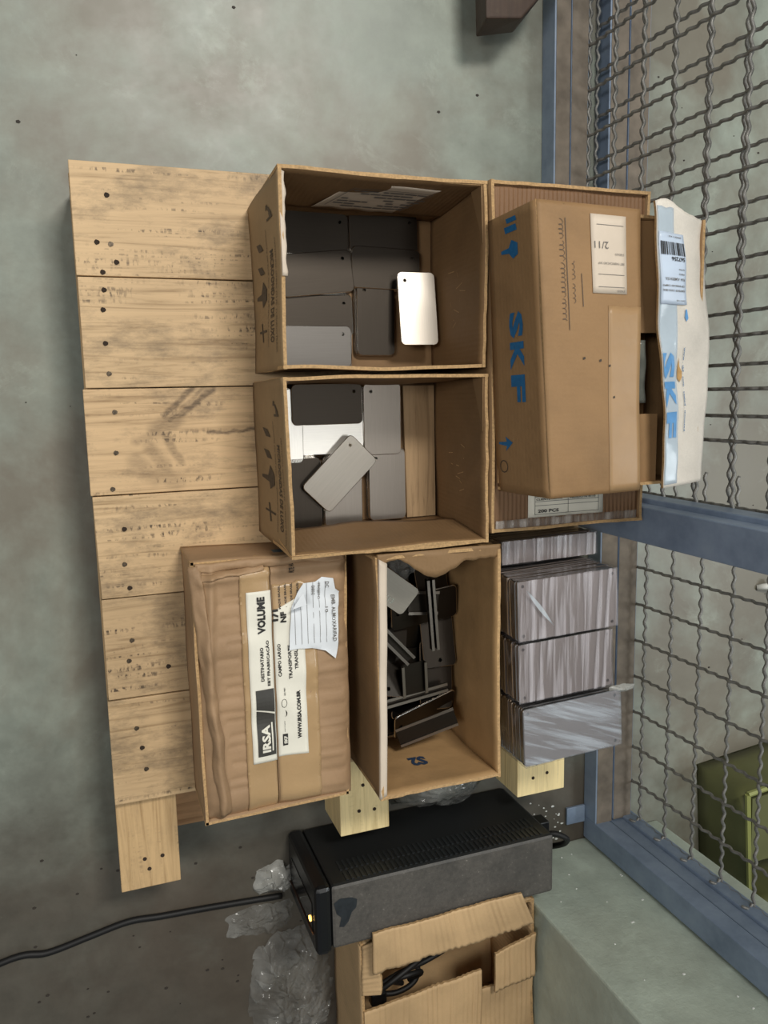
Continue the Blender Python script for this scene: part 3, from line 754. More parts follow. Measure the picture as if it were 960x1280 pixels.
# loose torn white form
fm_ = thing('torn_white_form', (.285, -.31, .275), 'torn white ruled form lying over the label of the battered box', 'paper')
FF = lambda x, y, o=0: Vector((x, y, hI(x, y)+.0052+.0016*fn(x*38, y*38, 5)+.001+o))
out = [(.252, -.298), (.262, -.275), (.270, -.263), (.287, -.262), (.297, -.256), (.313, -.259), (.316, -.275), (.322, -.280), (.320, -.305), (.318, -.352), (.318, -.363),
       (.314, -.379), (.300, -.366), (.280, -.360), (.262, -.358), (.247, -.359), (.249, -.33)]
def fill_poly(name, F, poly, step, th, mat, parent):
    bm = bmesh.new(); vs = [bm.verts.new((x, y, 0)) for x, y in poly]; fc = bm.faces.new(vs)
    if fc.normal.z < 0: fc.normal_flip()
    xs = [p[0] for p in poly]; ys = [p[1] for p in poly]
    for ax, lo, hi in ((0, min(xs), max(xs)), (1, min(ys), max(ys))):
        d = lo+step
        while d < hi:
            co = (d, 0, 0) if ax == 0 else (0, d, 0); no = (1, 0, 0) if ax == 0 else (0, 1, 0)
            bmesh.ops.bisect_plane(bm, geom=bm.verts[:]+bm.edges[:]+bm.faces[:], plane_co=co, plane_no=no); d += step
    bmesh.ops.triangulate(bm, faces=bm.faces[:]); bm.normal_update()
    V = [F(v.co.x, v.co.y) for v in bm.verts]; bm.verts.index_update()
    fa = [tuple(v.index for v in f_.verts) for f_ in bm.faces]
    fa = [f_ if (Vector(V[f_[1]])-Vector(V[f_[0]])).cross(Vector(V[f_[2]])-Vector(V[f_[0]])).z > 0 else f_[::-1] for f_ in fa]
    bm.free(); n = len(V); V2 = V+[Vector(v)-Vector((0, 0, th)) for v in V]
    fa2 = fa+[tuple(i+n for i in f_[::-1]) for f_ in fa]
    return put(name, V2, fa2, mat, parent, smooth=True)
fill_poly('sheet', FF, out, .008, .0003, PAPERW, fm_)
gl = []
for x in (.256, .265, .274, .283, .292, .301): gl.append([(x, -.352), (x+.0005, -.352), (x+.0005, -.262 if x > .27 else -.29), (x, -.262 if x > .27 else -.29)])
decal('ruled_line', FF, gl, INKG, fm_, .0006)
def FT(s, x, y, w, h): text(FF, s, (x, y), (0, -1), (1, 0), w, h, INKG, fm_, .01, .0016)
FT('EMB. ALMOXARIFAD', .310, -.284, .068, .0055); FT('DC', .3015, -.263, .009, .005); FT('10', .3005, -.300, .008, .004)
FT('PROJETO', .289, -.264, .024, .0045); FT('DESC', .281, -.267, .014, .0045)
put('folded_corner', [(.250, -.296, .2835), (.266, -.273, .284), (.270, -.290, .2875), (.250, -.296, .2830), (.266, -.273, .2835), (.270, -.290, .2870)],
    [(0, 2, 1), (3, 4, 5), (0, 3, 5, 2), (2, 5, 4, 1), (1, 4, 3, 0)], PAPERW, fm_)

# ---------------------------------------------------------------- open box C (marked S2)
boxC = thing('open_cardboard_box', (.457, -.41, .14), 'open brown box marked S2 at the pallet front, full of jumbled plates', 'box')
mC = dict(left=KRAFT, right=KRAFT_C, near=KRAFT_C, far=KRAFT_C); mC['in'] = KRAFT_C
WC = open_box(boxC, .362, -.580, .556, -.226, .141, .322, mC, (.0, .0, .006, 0), .004, 11, dz=(0, 0, 0, -.004))
text(lambda s, t, o: WC['near'](s, t, -o-.0046), 'S2', (.106, .085), (-1, 0), (0, 1), .028, .028, plain('navy_ink', (38, 58, 84), .6), boxC, .05)
# white-ish worn tape on the left rim
q = Quad((.366, -.228, .321), (.360, -.584, .321), (.371, -.580, .3195), (.378, -.235, .3195), .002, 14, 3)
sheet('rim_tape', q, 0, q.ls, 0, q.lt, 40, 3, .004, PAPERP, boxC, top=.002)
# torn front flap
q = Quad((.365, -.222, .3205), (.556, -.222, .3225), (.556, -.262, .318), (.365, -.255, .315), .004, 20, 6)
q.n = Vector((0, 0, 1))
sheet('torn_flap', q, 0, q.ls, 0, .016, 50, 4, .004, KRAFT, boxC, jag=lambda s: .022*math.exp(-((s-.088)/.035)**2)+.010*max(0, (.15-s))*0+.005*fn(s*70, 4, 4)-.008*math.exp(-((s-.03)/.02)**2), edge=EDGE)
GC = 'steel pieces jumbled in the box marked S2'
PB = plate_mesh('steel_plate', .115, .058, t=.003, mat=STEEL_K, holes=((.1, .5),), hr=.0035)
PW = plate_mesh('steel_plate', .085, .045, t=.002, mat=PAPERP if False else STEEL, holes=())
jum = [(.40, -.30, .1455, 0, (0, 0)), (.52, -.28, .1455, 1.57, (0, 0)), (.52, -.40, .1455, 1.5, (0, 0)), (.52, -.515, .1455, 1.6, (0, 0)), (.46, -.36, .1458, 0, (0, 0)), (.45, -.43, .1490, 0, (0, 0)), (.52, -.34, .149, 1.5, (0, .02)), (.44, -.55, .1458, 0, (0, 0)), (.40, -.40, .149, 1.5, (0, 0)), (.51, -.46, .185, 1.5, (.0, .15)), (.515, -.39, .18, 1.58, (0, .2)),
       (.398, -.47, .150, .3, (.05, .04)), (.47, -.30, .1505, 1.4, (0, .05)), (.50, -.44, .156, 1.55, (.05, 0)), (.455, -.54, .158, .1, (.08, .05)), (.42, -.36, .160, -1.0, (.1, .1)),
       (.47, -.40, .170, .1, (.22, .1)), (.51, -.31, .172, 1.6, (.1, .3)), (.46, -.47, .178, 1.5, (.2, .1)), (.43, -.52, .186, .05, (.15, .1)), (.50, -.52, .196, .25, (.5, .1)),
       (.485, -.34, .198, .12, (.25, 0)), (.425, -.42, .196, 1.35, (.1, .35))]
JL = ['dark plate low at the left wall of the S2 box', 'dark plate low near the far end of the S2 box', 'dark plate lengthwise at the right wall of the S2 box', 'dark plate lying across at the near end of the S2 box',
      'dark slanting plate left of centre in the S2 box', 'dark plate tilted across the middle of the S2 box', 'dark plate at the far right of the S2 box propped on its edge', 'dark plate lengthwise just below the middle of the S2 box',
      'dark plate near the near left corner of the S2 box', 'steeply tilted black plate in the near right part of the S2 box', 'dark plate under the narrow channel in the S2 box', 'dark plate leaning at the left wall of the S2 box, above the others']
for k, (x, y, z, rz, tl) in enumerate(jum):
    ex = abs(math.cos(rz))*.0578+abs(math.sin(rz))*.0295; ey = abs(math.sin(rz))*.0578+abs(math.cos(rz))*.0295
    x = min(max(x, .372+ex), .547-ex); y = min(max(y, -.570+ey), -.234-ey)
    plate(PB, x, y, z, rz, JL[k-11] if k >= 11 else 'dark steel plate at the very bottom of the jumble in the S2 box', GC, tilt=tl)
o = plate(plate_mesh('steel_plate', .080, .050, t=.0022, mat=steel('matt_steel', (176, 170, 160), .55), holes=()), .418, -.297, .235, math.radians(-38),
          'matt grey plate with etched marks, topmost in the far left corner of the S2 box', GC, tilt=(.1, .12))
for s_, xx in (('2/13', -.012), ):
    V_, f_ = glyphs(s_, .02); me = bpy.data.meshes.new('etched_marks'); me.from_pydata([(v[0]*.014+xx, v[1]*.012-.018, .0024) for v in V_], [], f_); me.materials.append(CHROME)
    e = bpy.data.objects.new('etched_marks', me); C.objects.link(e); e.parent = o
# channels and edge strips
def strip(p0, p1, w, h, mat, label):
    mat = STEEL_K if mat is STEEL_D else mat
    p0, p1 = Vector(p0), Vector(p1); d = p1-p0; M = Matrix.Translation(p0) @ d.to_track_quat('X', 'Z').to_matrix().to_4x4()
    t_ = thing('steel_channel', p0, label, 'steel part', GC)
    MB().box(0, -w/2, 0, d.length, w/2, .0015, M).box(0, -w/2, 0, d.length, -w/2+.0015, h, M).box(0, w/2-.0015, 0, d.length, w/2, h, M).build('web', mat, t_)
    MB().box(0, -w/2-.0015, h-.001, d.length, -w/2+.003, h+.0006, M).build('flange', STEEL, t_)  # lighter steel on both flanges paints in pale edge highlights
    MB().box(0, w/2-.003, h-.001, d.length, w/2+.0015, h+.0006, M).build('flange', STEEL, t_)
strip((.392, -.352, .226), (.452, -.418, .214), .016, .008, STEEL_D, 'dark steel channel lying slantwise at the left of the S2 box')
strip((.478, -.285, .232), (.488, -.40, .226), .010, .012, STEEL_D, 'narrow steel channel running lengthwise in the middle of the S2 box')
strip((.455, -.422, .220), (.460, -.476, .212), .040, .008, STEEL_D, 'wide shallow steel tray in the middle of the S2 box')
strip((.398, -.49, .205), (.520, -.475, .205), .012, .006, STEEL_D, 'thin steel channel lying across the S2 box')
strip((.430, -.545, .215), (.522, -.515, .235), .030, .003, STEEL_D, 'black steel cover leaning at the near end of the S2 box')
strip((.392, -.38, .235), (.402, -.345, .24), .005, .004, CHROME, 'short bright steel strip by the left wall of the S2 box')
strip((.452, -.325, .215), (.502, -.330, .215), .035, .004, STEEL_D, 'small steel bracket near the far end of the S2 box')

def crumple(name, cx, cy, z, w, h, amp, hgt, mat, parent, seed, n=40, shape=None):
    def F_(s, t, o=0):
        u, v = s/w-.5, t/h-.5; r = min(1, 2*max(abs(u), abs(v)))
        a = amp*(noise.noise(Vector((s*40+seed, t*40, seed)))+.6*noise.noise(Vector((s*95, t*95+seed, seed))))
        zz = z+max(.0005, hgt*(1-r*r)+abs(a)*(.25+.75*(1-r)) )
        k = 1+.18*noise.noise(Vector((u*3+seed, v*3, 0)))
        # rounded, ragged outline
        m = math.sqrt(max(u*u+v*v, 1e-9)); mm = max(abs(u), abs(v)); q_ = (mm/m)**.7 if m > 1e-4 else 1
        return Vector((cx+u*w*k*q_+a*.3, cy+v*h*k*q_+a*.3, zz+o))
    return sheet(name, F_, 0, w, 0, h, n, n, .0004, mat, parent, smooth=False)
b2 = crumple('clear_film_scrap', .425, -.262, .222, .07, .05, .018, .012, BAG, None, 8, 24)
tag(b2, 'crinkled clear film tucked in the far corner of the S2 box', 'plastic film')

# ---------------------------------------------------------------- big box E with flat closed top, and the SKF box on it
bE = thing('large_flat_box', (.665, .04, .14), 'large brown box under the blue-lettered carton, beside the mesh gate', 'box')
mE = dict(left=KRAFT, right=KRAFT, near=KRAFT, far=KRAFT); mE['in'] = KRAFT
open_box(bE, .538, -.203, .800, .283, .141, .331, mE, (0, 0, 0, .003), .003, 31)
q = Quad((.541, -.200, .3255), (.797, -.200, .3255), (.797, .282, .3255), (.541, .282, .3255), .002, 9, 2)
sheet('top_flap', q, .0, q.ls, 0, .235, 30, 30, .004, KRAFT_R, bE, edge=EDGE)
sheet('top_flap', q, .0, q.ls, .239, q.lt, 30, 30, .004, KRAFT_R, bE, edge=EDGE)
FE = lambda x, y, o=0: q(x-.541, y+.200, o)
sheet('paper_label', lambda x, y, o=0: FE(x, y, o+.0015), .600, .730, -.186, -.138, 10, 5, .0003, PAPER, bE)
EL = lambda x, y, o=0: FE(x, y, o+.0017)
ln = [[(.611, y_), (.722, y_), (.722, y_+.0006), (.611, y_+.0006)] for y_ in (-.182, -.169, -.163, -.156)]
ln += [[(x_, -.182), (x_+.0006, -.182), (x_+.0006, -.150), (x_, -.150)] for x_ in (.611, .668, .7215)]
decal('printed_lines', EL, ln, INK, bE)
text(EL, '200 PÇS', (.616, -.1805), (1, 0), (0, 1), .036, .006, INK, bE, .04, .001)
for k, s_ in enumerate(('CLIENTE NOTA', 'PEDIDO N 4110')): text(EL, s_, (.613+.058*k, -.161), (1, 0), (0, 1), .045, .003, INK, bE, .03, .001)
qq = Quad((.545, -.201, .3275), (.79, -.201, .3275), (.79, -.186, .3285), (.545, -.186, .3285), .001, 30, 2)
sheet('clear_tape', qq, 0, qq.ls, 0, .015, 50, 3, .0003, clearfilm('tape_glare', (90, 8, 8), .1, .6, (216, 206, 196), .2), bE, jag=lambda s: .003*fn(s*60, 3, 2), top=.001)

bS = thing('blue_lettered_carton', (.665, .05, .331), 'brown carton with blue lettering and torn open top, lying on the large box', 'box')
qs = Quad((.530, .229, .3335), (.546, -.141, .3335), (.566, -.142, .440), (.542, .236, .440), .0015, 6, 3)
sheet('side_panel', qs, 0, qs.ls, 0, qs.lt, 30, 8, .004, KRAFT_S, bS, edge=EDGE)
qt = Quad((.566, -.142, .4405), (.708, -.139, .4405), (.698, .232, .4425), (.542, .236, .4405), .0025, 7, 5, bulge=.003)   # s:+x, t:+y
sheet('top_flap', qt, 0, qt.ls, 0, qt.lt, 24, 50, .0045, KRAFT_S, bS, edge=EDGE)
for (a, b, c, d) in (((.546, -.139), (.800, -.132), (.800, -.132), (.572, -.137)), ((.805, .222), (.534, .226), (.549, .231), (.800, .226))):
    q = Quad((*a, .3335), (*b, .3335), (*c, .435), (*d, .435), .0015, 7, 8)
    sheet('side_panel', q, 0, q.ls, 0, q.lt, 20, 6, .004, KRAFT_S, bS, edge=EDGE)
q = Quad((.800, -.132, .3335), (.803, .222, .3335), (.800, .222, .452), (.803, -.132, .452), .0, 7, 8)
sheet('side_panel', Quad((.797, -.132, .3335), (.797, .222, .3335), (.797, .222, .450), (.797, -.132, .450)), 0, .354, 0, .1165, 20, 6, .004, KRAFT_S, bS, edge=EDGE)
MB().box(.545, -.13, .3325, .795, .22, .3360).build('bottom_panel', KRAFT_S, bS)
# inner flaps seen through the slit
MB().hexa([(.66, .075, .415), (.745, .075, .424), (.745, .222, .424), (.66, .222, .415), (.66, .075, .419), (.745, .075, .428), (.745, .222, .428), (.66, .222, .419)]).build('inner_flap', KRAFT_S, bS)
MB().hexa([(.66, -.130, .415), (.745, -.130, .424), (.745, -.035, .424), (.66, -.035, .415), (.66, -.130, .419), (.745, -.130, .428), (.745, -.035, .428), (.66, -.035, .419)]).build('inner_flap', KRAFT_S, bS)
# worn top flap at the right, tape glare put into its white
def FWf(s, t, o=0):   # s from left edge (+x), t from near (+y)
    u = s/.088; v = t/.385
    x = .722+.004*math.sin(v*5)-.012*v*(1-u) + s*.96 + .012*(1-v)*(1-u)**2
    y = -.136+t+.006*u*(v-.5)*-2
    z = .458+.006*fn(x*18, y*18, 4)-.010*u*u-.008*math.exp(-((u-.9+(1-v)*4)/.25)**2)*(v < .3) + .003*math.sin(v*9+u*3)
    return Vector((x, y, z+o))
sheet('worn_glare_flap', FWf, 0, .088, 0, .372, 20, 70, .004, GLARECARD, bS, edge=EDGE, jag=lambda s: -.012*(s/.088)**2+.010*math.exp(-((s-.02)/.02)**2)+.0015*fn(s*150, 2, 2))
sheet('clear_tape', lambda s, t, o=0: FWf(s, t, o+.0012), .001, .030, .004, .370, 8, 60, .0002, CLEARTAPE, bS, jag=lambda s: .004*fn(s*100, 5, 5))
sheet('shipping_label', lambda s, t, o=0: FWf(s, t, o+.0022), .002, .045, .246, .338, 8, 14, .0002, PAPERB, bS)
FLb = lambda s, t, o=0: FWf(s, t, o+.0026)
bars = []; s_ = .004; rr = random.Random(5)
while s_ < .042:
    wd = rr.choice((.0007, .0011, .0018)); bars.append([(s_, .309), (s_+wd, .309), (s_+wd, .326), (s_, .326)]); s_ += wd+rr.choice((.0006, .0010, .0016))
decal('barcode', FLb, bars, INK, bS, .0005)
def BT(st, s1, t1, w, h, m=INKG): text(FLb, st, (s1, t1), (-1, 0), (0, -1), w, h, m, bS, .02, .0006)
BT('567256', .042, .307, .022, .0055, INK); BT('SEDEX 1 KG', .040, .334, .022, .002); BT('NOTA', .041, .292, .010, .002); BT('PESO', .041, .286, .010, .002)
BT('RUA  ALMEIDA SUL', .042, .280, .034, .0035); BT('CEP 83606-000 CAMPO', .042, .271, .038, .0025); BT('REMETENTE  CARGA GERAL', .042, .265, .038, .0025); BT('DATA 11/02', .042, .252, .014, .002)
for c_, t0_ in (('S', .183), ('K', .144), ('F', .103)): text(FWf, c_, (-.004, t0_), (0, -1), (1, 0), .035, .029, BLUEL, bS, .05, .0020, clamp=lambda s, t: (max(s, .0015), t), label='pale blue lettering cut off by the torn edge')
text(FWf, 'www . skf . com . sealed . mounted', (.042, .190), (0, -1), (1, 0), .115, .0028, BLUE, bS, .02, .0018)
decal('arrow_mark', FWf, [[(.043, .240), (.045, .240), (.046, .228), (.043, .224), (.041, .230)]], BLUEL, bS, .0016)
decal('rust_stain', FWf, [[(.034, .176), (.036, .164), (.041, .157), (.041, .150), (.036, .143), (.031, .148), (.031, .156)]], plain('rust_stain', (188, 146, 88), .5, 0, .2, 90), bS, .0016)
# lettering on the side face
h = qs.lt
for c_, s0_, w_ in (('S', .127, .034), ('K', .166, .036), ('F', .209, .036)): text(qs, c_, (s0_, h*.38), (1, 0), (0, 1), w_, h*.27, BLUE, bS, .05)
decal('printed_symbol', qs, [[(.008, h*.40), (.014, h*.42), (.014, h*.62), (.008, h*.60)], [(.006+.012, h*.36), (.026, h*.38), (.026, h*.62), (.018, h*.60)]], BLUE, bS, .0008)
decal('printed_symbol', qs, [[(.036, h*.50), (.042, h*.62), (.056, h*.62), (.060, h*.52), (.052, h*.44), (.050, h*.28), (.046, h*.28), (.045, h*.44)]], BLUE, bS, .0008)
decal('printed_symbol', qs, [[(.292, h*.22), (.300, h*.36), (.312, h*.22), (.305, h*.24), (.303, h*.08), (.300, h*.08), (.299, h*.24)]], BLUE, bS, .0008)
ringp = []
for k in range(12):
    a0, a1 = k*math.pi/6, (k+1)*math.pi/6; cx, cy = .334, h*.16
    ringp.append([(cx+.009*math.cos(a0), cy+.009*math.sin(a0)), (cx+.009*math.cos(a1), cy+.009*math.sin(a1)), (cx+.0075*math.cos(a1), cy+.0075*math.sin(a1)), (cx+.0075*math.cos(a0), cy+.0075*math.sin(a0))])
decal('printed_symbol', qs, ringp, INKD, bS, .0008)
# label 2/11 on the top flap
QL = lambda x, y, o=0: qt((x-.556), (y+.141), o+.0012)
sheet('paper_label', QL, .626, .676, .126, .226, 6, 10, .0003, PAPERP, bS)
QL2 = lambda x, y, o=0: QL(x, y, o+.0002)
text(QL2, '2/11', (.650, .192), (-1, 0), (0, -1), .020, .009, INKG, bS, .0)
for yy, wd in ((.178, .012), (.166, .034), (.131, .010)): text(QL2, 'EBT FABRICACAO SKF', (.672, yy), (-1, 0), (0, -1), wd*1.1, .003, INKG, bS, .0)
decal('printed_lines', QL2, [[(.634, y_), (.672, y_), (.672, y_+.0006), (.634, y_+.0006)] for y_ in (.213, .150, .134)], INKG, bS)
def ribbon(pts, wd):
    out = []
    for (x0, y0), (x1, y1) in zip(pts, pts[1:]):
        d = math.hypot(x1-x0, y1-y0) or 1; nx, ny = -(y1-y0)/d*wd/2, (x1-x0)/d*wd/2
        out.append([(x0+nx, y0+ny), (x0-nx, y0-ny), (x1-nx, y1-ny), (x1+nx, y1+ny)])
    return out
rr = random.Random(11); sc = []
def scrawl(x, y0, y1, size, seed):
    p_ = []; n_ = int((y0-y1)/.0011)
    for k in range(n_):
        a_ = k*1.15+2.2*fn(k*.12, seed); am = size*(.55+.6*abs(fn(k*.16, seed+5)))
        p_.append((x+am*math.sin(a_), y0-(y0-y1)*k/n_+.45*size*math.cos(a_)))
    return ribbon(p_, .0006)
for y0, y1 in ((.215, .192), (.188, .165), (.161, .120), (.116, .088)): sc += scrawl(.586, y0, y1, .0042, y0*40)
for y0, y1 in ((.165, .140), (.136, .112)): sc += scrawl(.600, y0, y1, .003, y0*33)
sc += ribbon([(.592, .218), (.5915, .15), (.592, .078)], .0009)+ribbon([(.611, .150), (.612, .108)], .0009)
decal('pen_writing', lambda x, y, o=0: qt(x-.556, y+.141, o), sc, plain('faded_pen', (84, 70, 60), .7), bS, .0009)
decal('speck', lambda x, y, o=0: qt(x-.556, y+.141, o), [[(x_, y_), (x_+.0035, y_+.001), (x_+.003, y_+.004), (x_, y_+.003)] for x_, y_ in ((.634, .037), (.648, .030), (.655, -.012), (.61, .04))], INKD, bS, .0009)
qp = lambda x, y, o=0: qt(x-.556, y+.141, o)
sheet('packing_tape', qp, .648, .698, -.139, .110, 8, 24, .0002, tape('faded_tape', (164, 132, 95), .42), bS, top=.0006, jag=lambda s: .004*fn(s*80, 1, 6))
tb = thing('printed_film_bag', (.705, .03, .42), 'grey printed plastic bag showing in the slit of the blue-lettered carton', 'bag')
qb = Quad((.690, -.02, .420), (.728, -.02, .424), (.722, .065, .428), (.706, .065, .424), .004, 40, 2)
sheet('film', qb, 0, qb.ls, 0, qb.lt, 10, 16, .001, BLACKBAG, tb)
text(qb, 'Rodoram', (.012, .075), (0, -1), (1, 0), .045, .008, INK, tb, .02, .001)

# ---------------------------------------------------------------- shrink-wrapped stacks of plates
PK = plate_mesh('plate', .176, .094, t=.0058, r=.006, holes=((.05, .09), (.95, .09), (.05, .91), (.95, .91)), hr=.0028, mat=STEEL_P)
def stack(x, y, top, rz, label, seed, w=.176, h=.094, film=WRAP, mesh=None):
    t = thing('wrapped_plate_stack', (x, y, .1405), label, 'stack of plates', 'film-wrapped stacks of drilled plates')
    rr = random.Random(seed); n = int((top-.1415)/.006)
    for k in range(n):
        o = bpy.data.objects.new('plate', mesh or PK); C.objects.link(o); o.parent = t
        o.location = (rr.uniform(-.0012, .0012), rr.uniform(-.001, .001), .0005+k*.006); o.rotation_euler = (0, 0, rz+rr.uniform(-.006, .006))
    zt = .141+.0005+n*.006+.0006
    M = Matrix.Translation((x, y, 0)) @ Matrix.Rotation(rz, 4, 'Z')
    def F_(s, t_, o=0):
        a = .0009*fn(s*60+seed, t_*12, seed)
        return M @ Vector((s, t_, zt+a+.001+o))
    sheet('stretch_film', F_, -w/2-.001, w/2+.001, -h/2, h/2, 60, 30, .0001, film, t)
    for sgn, ax in ((-1, 0), (1, 0), (-1, 1), (1, 1)):
        def G_(s, t_, o=0, sgn=sgn, ax=ax):
            a = .0014*fn(s*30, t_*60, seed+3)
            p = Vector((sgn*(w/2+.0022+a+o), s, t_)) if ax == 0 else Vector((s, sgn*(h/2+.0018+a*.4+o), t_))
            return M @ p
        L = h/2 if ax == 0 else w/2
        sheet('stretch_film', G_, -L, L, .143, zt+.001, 24, 16, .0001, WRAPS, t)
    return t
stack(.671, -.3245, .330, .035, 'film-wrapped stack of drilled plates with a glare streak, farthest of the three tall ones', 3)
stack(.672, -.4245, .326, .035, 'film-wrapped stack of drilled plates with fan-shaped creases, middle of the three tall ones', 5, w=.168, mesh=plate_mesh('plate', .168, .094, t=.0058, r=.006, holes=((.05, .09), (.95, .09), (.05, .91), (.95, .91)), hr=.0028, mat=STEEL_P))
stack(.683, -.5250, .332, .045, 'film-wrapped stack of drilled plates with diagonal creases, overhanging the pallet beam', 8, film=WRAP2)
stack(.686, -.2515, .250, .02, 'low film-wrapped stack of plates half hidden beside the large box', 9, w=.176, h=.038, mesh=plate_mesh('plate', .176, .038, t=.0058, r=.005, holes=(), mat=STEEL_P))
# loose creases of film: bright folded strips
cr = thing('loose_film_fold', (.62, -.33, .333), 'shiny loose fold of film lying on the farthest wrapped stack', 'plastic film')
q = Quad((.598, -.301, .3335), (.638, -.352, .3335), (.640, -.350, .336), (.602, -.296, .336), .001, 40, 1)
V = []; n = 14
for i in range(n+1):
    u = i/n; c0 = Vector((.594, -.294, .3342)).lerp(Vector((.640, -.352, .3342)), u); ww = .006*math.sin(math.pi*min(1, u*1.0+.02))
    d_ = Vector((.8, .6, 0)); V += [c0-d_*ww*.5, c0+d_*ww*.5+Vector((0, 0, .002))]
fa = [(2*i, 2*i+1, 2*i+3, 2*i+2) for i in range(n)]
put('fold', V, fa, clearfilm('film_fold', (20, 20, 20), .5, .9, (220, 232, 240), .1), cr, smooth=True)
c2 = crumple('loose_film_tail', .775, -.476, .322, .05, .014, .008, .006, BAGW, None, 12, 20); tag(c2, 'twisted tail of film sticking out between the wrapped stacks', 'plastic film')

# ---------------------------------------------------------------- UPS unit
ups = thing('power_backup_unit', (.515, -.845, 0), 'black dusty power backup unit standing under the pallet front', 'power supply')
U = (.318, -.905, .0, .737, -.792, .19)
b = MB().box(*U).build('case', UPSM, ups, bevel=.006)
b.data.materials[0] = UPSM
MB().box(.290, -.909, .002, .3175, -.788, .194).build('front_bezel', BLACK, ups, bevel=.008)
MB().box(.2888, -.875, .03, .2905, -.825, .172).build('front_panel', plain('panel_black', (12, 12, 14), .18), ups, bevel=.0006)
MB().box(.2870, -.8765, .02, .2895, -.8745, .180).build('trim_line', plain('trim_brown', (92, 70, 60), .3, .5), ups)
ld = MB(); ld.prism([(.2875+.0, -.0), (.2875, 0)], 0, 0) if False else None
MB().box(.2868, -.861, .158, .2890, -.855, .166).build('indicator_lamp', LED, ups)
vs_ = MB()
for k in range(40):
    x = .345+.0094*k
    vs_.box(x, -.7922, .125, x+.0045, -.7905, .152); vs_.box(x+.002, -.7922, .158, x+.0065, -.7905, .182)
vo = vs_.build('vent_slots', plain('vent_rib', (34, 37, 39), .4), ups); vo['kind'] = 'stuff'
decal('wet_patch', lambda x, y, o=0: Vector((x, y, .1903+o)), [[(.322+.0, -.822), (.332, -.816), (.352, -.818), (.362, -.824), (.360, -.838), (.352, -.845), (.346, -.860), (.338, -.868), (.330, -.866), (.334, -.850), (.326, -.842)]], plain('damp_dust', (40, 44, 48), .35, 0, .3, 60), ups, .0004)
# cables behind the unit
pc = thing('power_plug_cable', (.77, -.86, 0), 'black power cables and grey plug at the right end of the power unit', 'cable')
MB().tube(spline([(.738, -.83, .13), (.765, -.822, .145), (.79, -.835, .15), (.80, -.865, .12), (.785, -.895, .07), (.76, -.90, .04)], 8), .0055, 8).build('cable', RUBBER, pc, smooth=True)
MB().tube(spline([(.738, -.85, .12), (.775, -.838, .12), (.795, -.87, .08), (.775, -.91, .04)], 8), .005, 8).build('cable', RUBBER, pc, smooth=True)
MB().box(.739, -.855, .125, .757, -.828, .150).build('plug', GREYCONN, pc, bevel=.002)
MB().box(.739, -.825, .100, .765, -.805, .130).build('plug', BLACK, pc, bevel=.002)
# film roll lying on the unit beneath the pallet end
fr = thing('crumpled_film_bundle', (.59, -.70, .0), 'crumpled shiny film bundle tucked between the pallet beams above the power unit', 'plastic film')
crumple('film', .575, -.712, .02, .21, .135, .010, .078, BLACKBAG, fr, 21, 40)
crumple('outer_film', .575, -.714, .024, .22, .14, .014, .083, BAG, fr, 22, 40)

# ---------------------------------------------------------------- small torn box at the bottom
bL = thing('torn_small_box', (.54, -1.08, 0), 'small pale corrugated box with torn flaps holding cables, at the bottom of the photo', 'box')
mL = dict(left=KRAFT_L, right=KRAFT_L, near=KRAFT_L, far=KRAFT_L); mL['in'] = KRAFT_L
open_box(bL, .372, -1.22, .710, -.925, .001, .168, mL, (0, 0, 0, 0), .003, 41)
def flap(a, b, c, d, seed, m=KRAFT_L, ns=110, nt=14, jagm=.004, parent=bL, name='flap', amp=.003, lab=None):
    q = Quad(a, b, c, d, amp, 14, seed)
    if q.n.z < 0: q.n = -q.n
    G = lambda s, t, o=0: q(s, t, o+.0010*math.sin(s*560+3*fn(s*25, t*6, seed))*(.4+abs(fn(s*18, t*9, seed+2))*1.6)+.002*fn(s*26, t*16, seed+5))
    return sheet(name, G, 0, q.ls, 0, q.lt, ns, nt, .0045, m, parent, jag=lambda s: jagm*fn(s*45, seed, 2)+jagm*.6*fn(s*160, seed, 4), edge=EDGE)
flap((.664, -.882, .202), (.385, -.888, .199), (.385, -.966, .196), (.692, -.950, .200), 51)
flap((.372, -.928, .172), (.372, -1.02, .170), (.402, -1.015, .186), (.398, -.905, .196), 52, ns=30, nt=8)
flap((.703, -.980, .188), (.618, -.996, .192), (.622, -1.080, .184), (.706, -1.072, .180), 53, ns=34, nt=14)
flap((.375, -1.052, .172), (.60, -1.036, .172), (.60, -1.20, .165), (.375, -1.20, .165), 54, ns=90, nt=20)
flap((.602, -1.080, .166), (.708, -1.074, .168), (.708, -1.20, .165), (.602, -1.20, .165), 55, ns=40, nt=14)
cb = thing('coiled_cable', (.47, -.98, .02), 'black cable coiled inside the torn small box', 'cable')
for pts in ([(.405, -1.03, .09), (.432, -1.005, .105), (.465, -.992, .108), (.515, -.99, .10), (.56, -.972, .10), (.565, -.95, .09)],
            [(.47, -1.035, .085), (.445, -1.012, .10), (.468, -1.000, .112), (.497, -1.005, .105), (.505, -1.022, .09), (.49, -1.045, .07)],
            [(.40, -1.045, .06), (.45, -1.055, .08), (.495, -1.045, .08), (.508, -1.02, .07), (.49, -.985, .06)],
            [(.41, -1.02, .11), (.44, -.995, .12), (.48, -.980, .115), (.52, -.975, .10)]):
    MB().tube(spline([(x_+.008, y_-.056, z_) for x_, y_, z_ in pts], 8), .0050, 8).build('cable', RUBBER, cb, smooth=True)
MB().box(.405, -1.092, .104, .435, -1.068, .122).build('plug', BLACK, cb, bevel=.003)
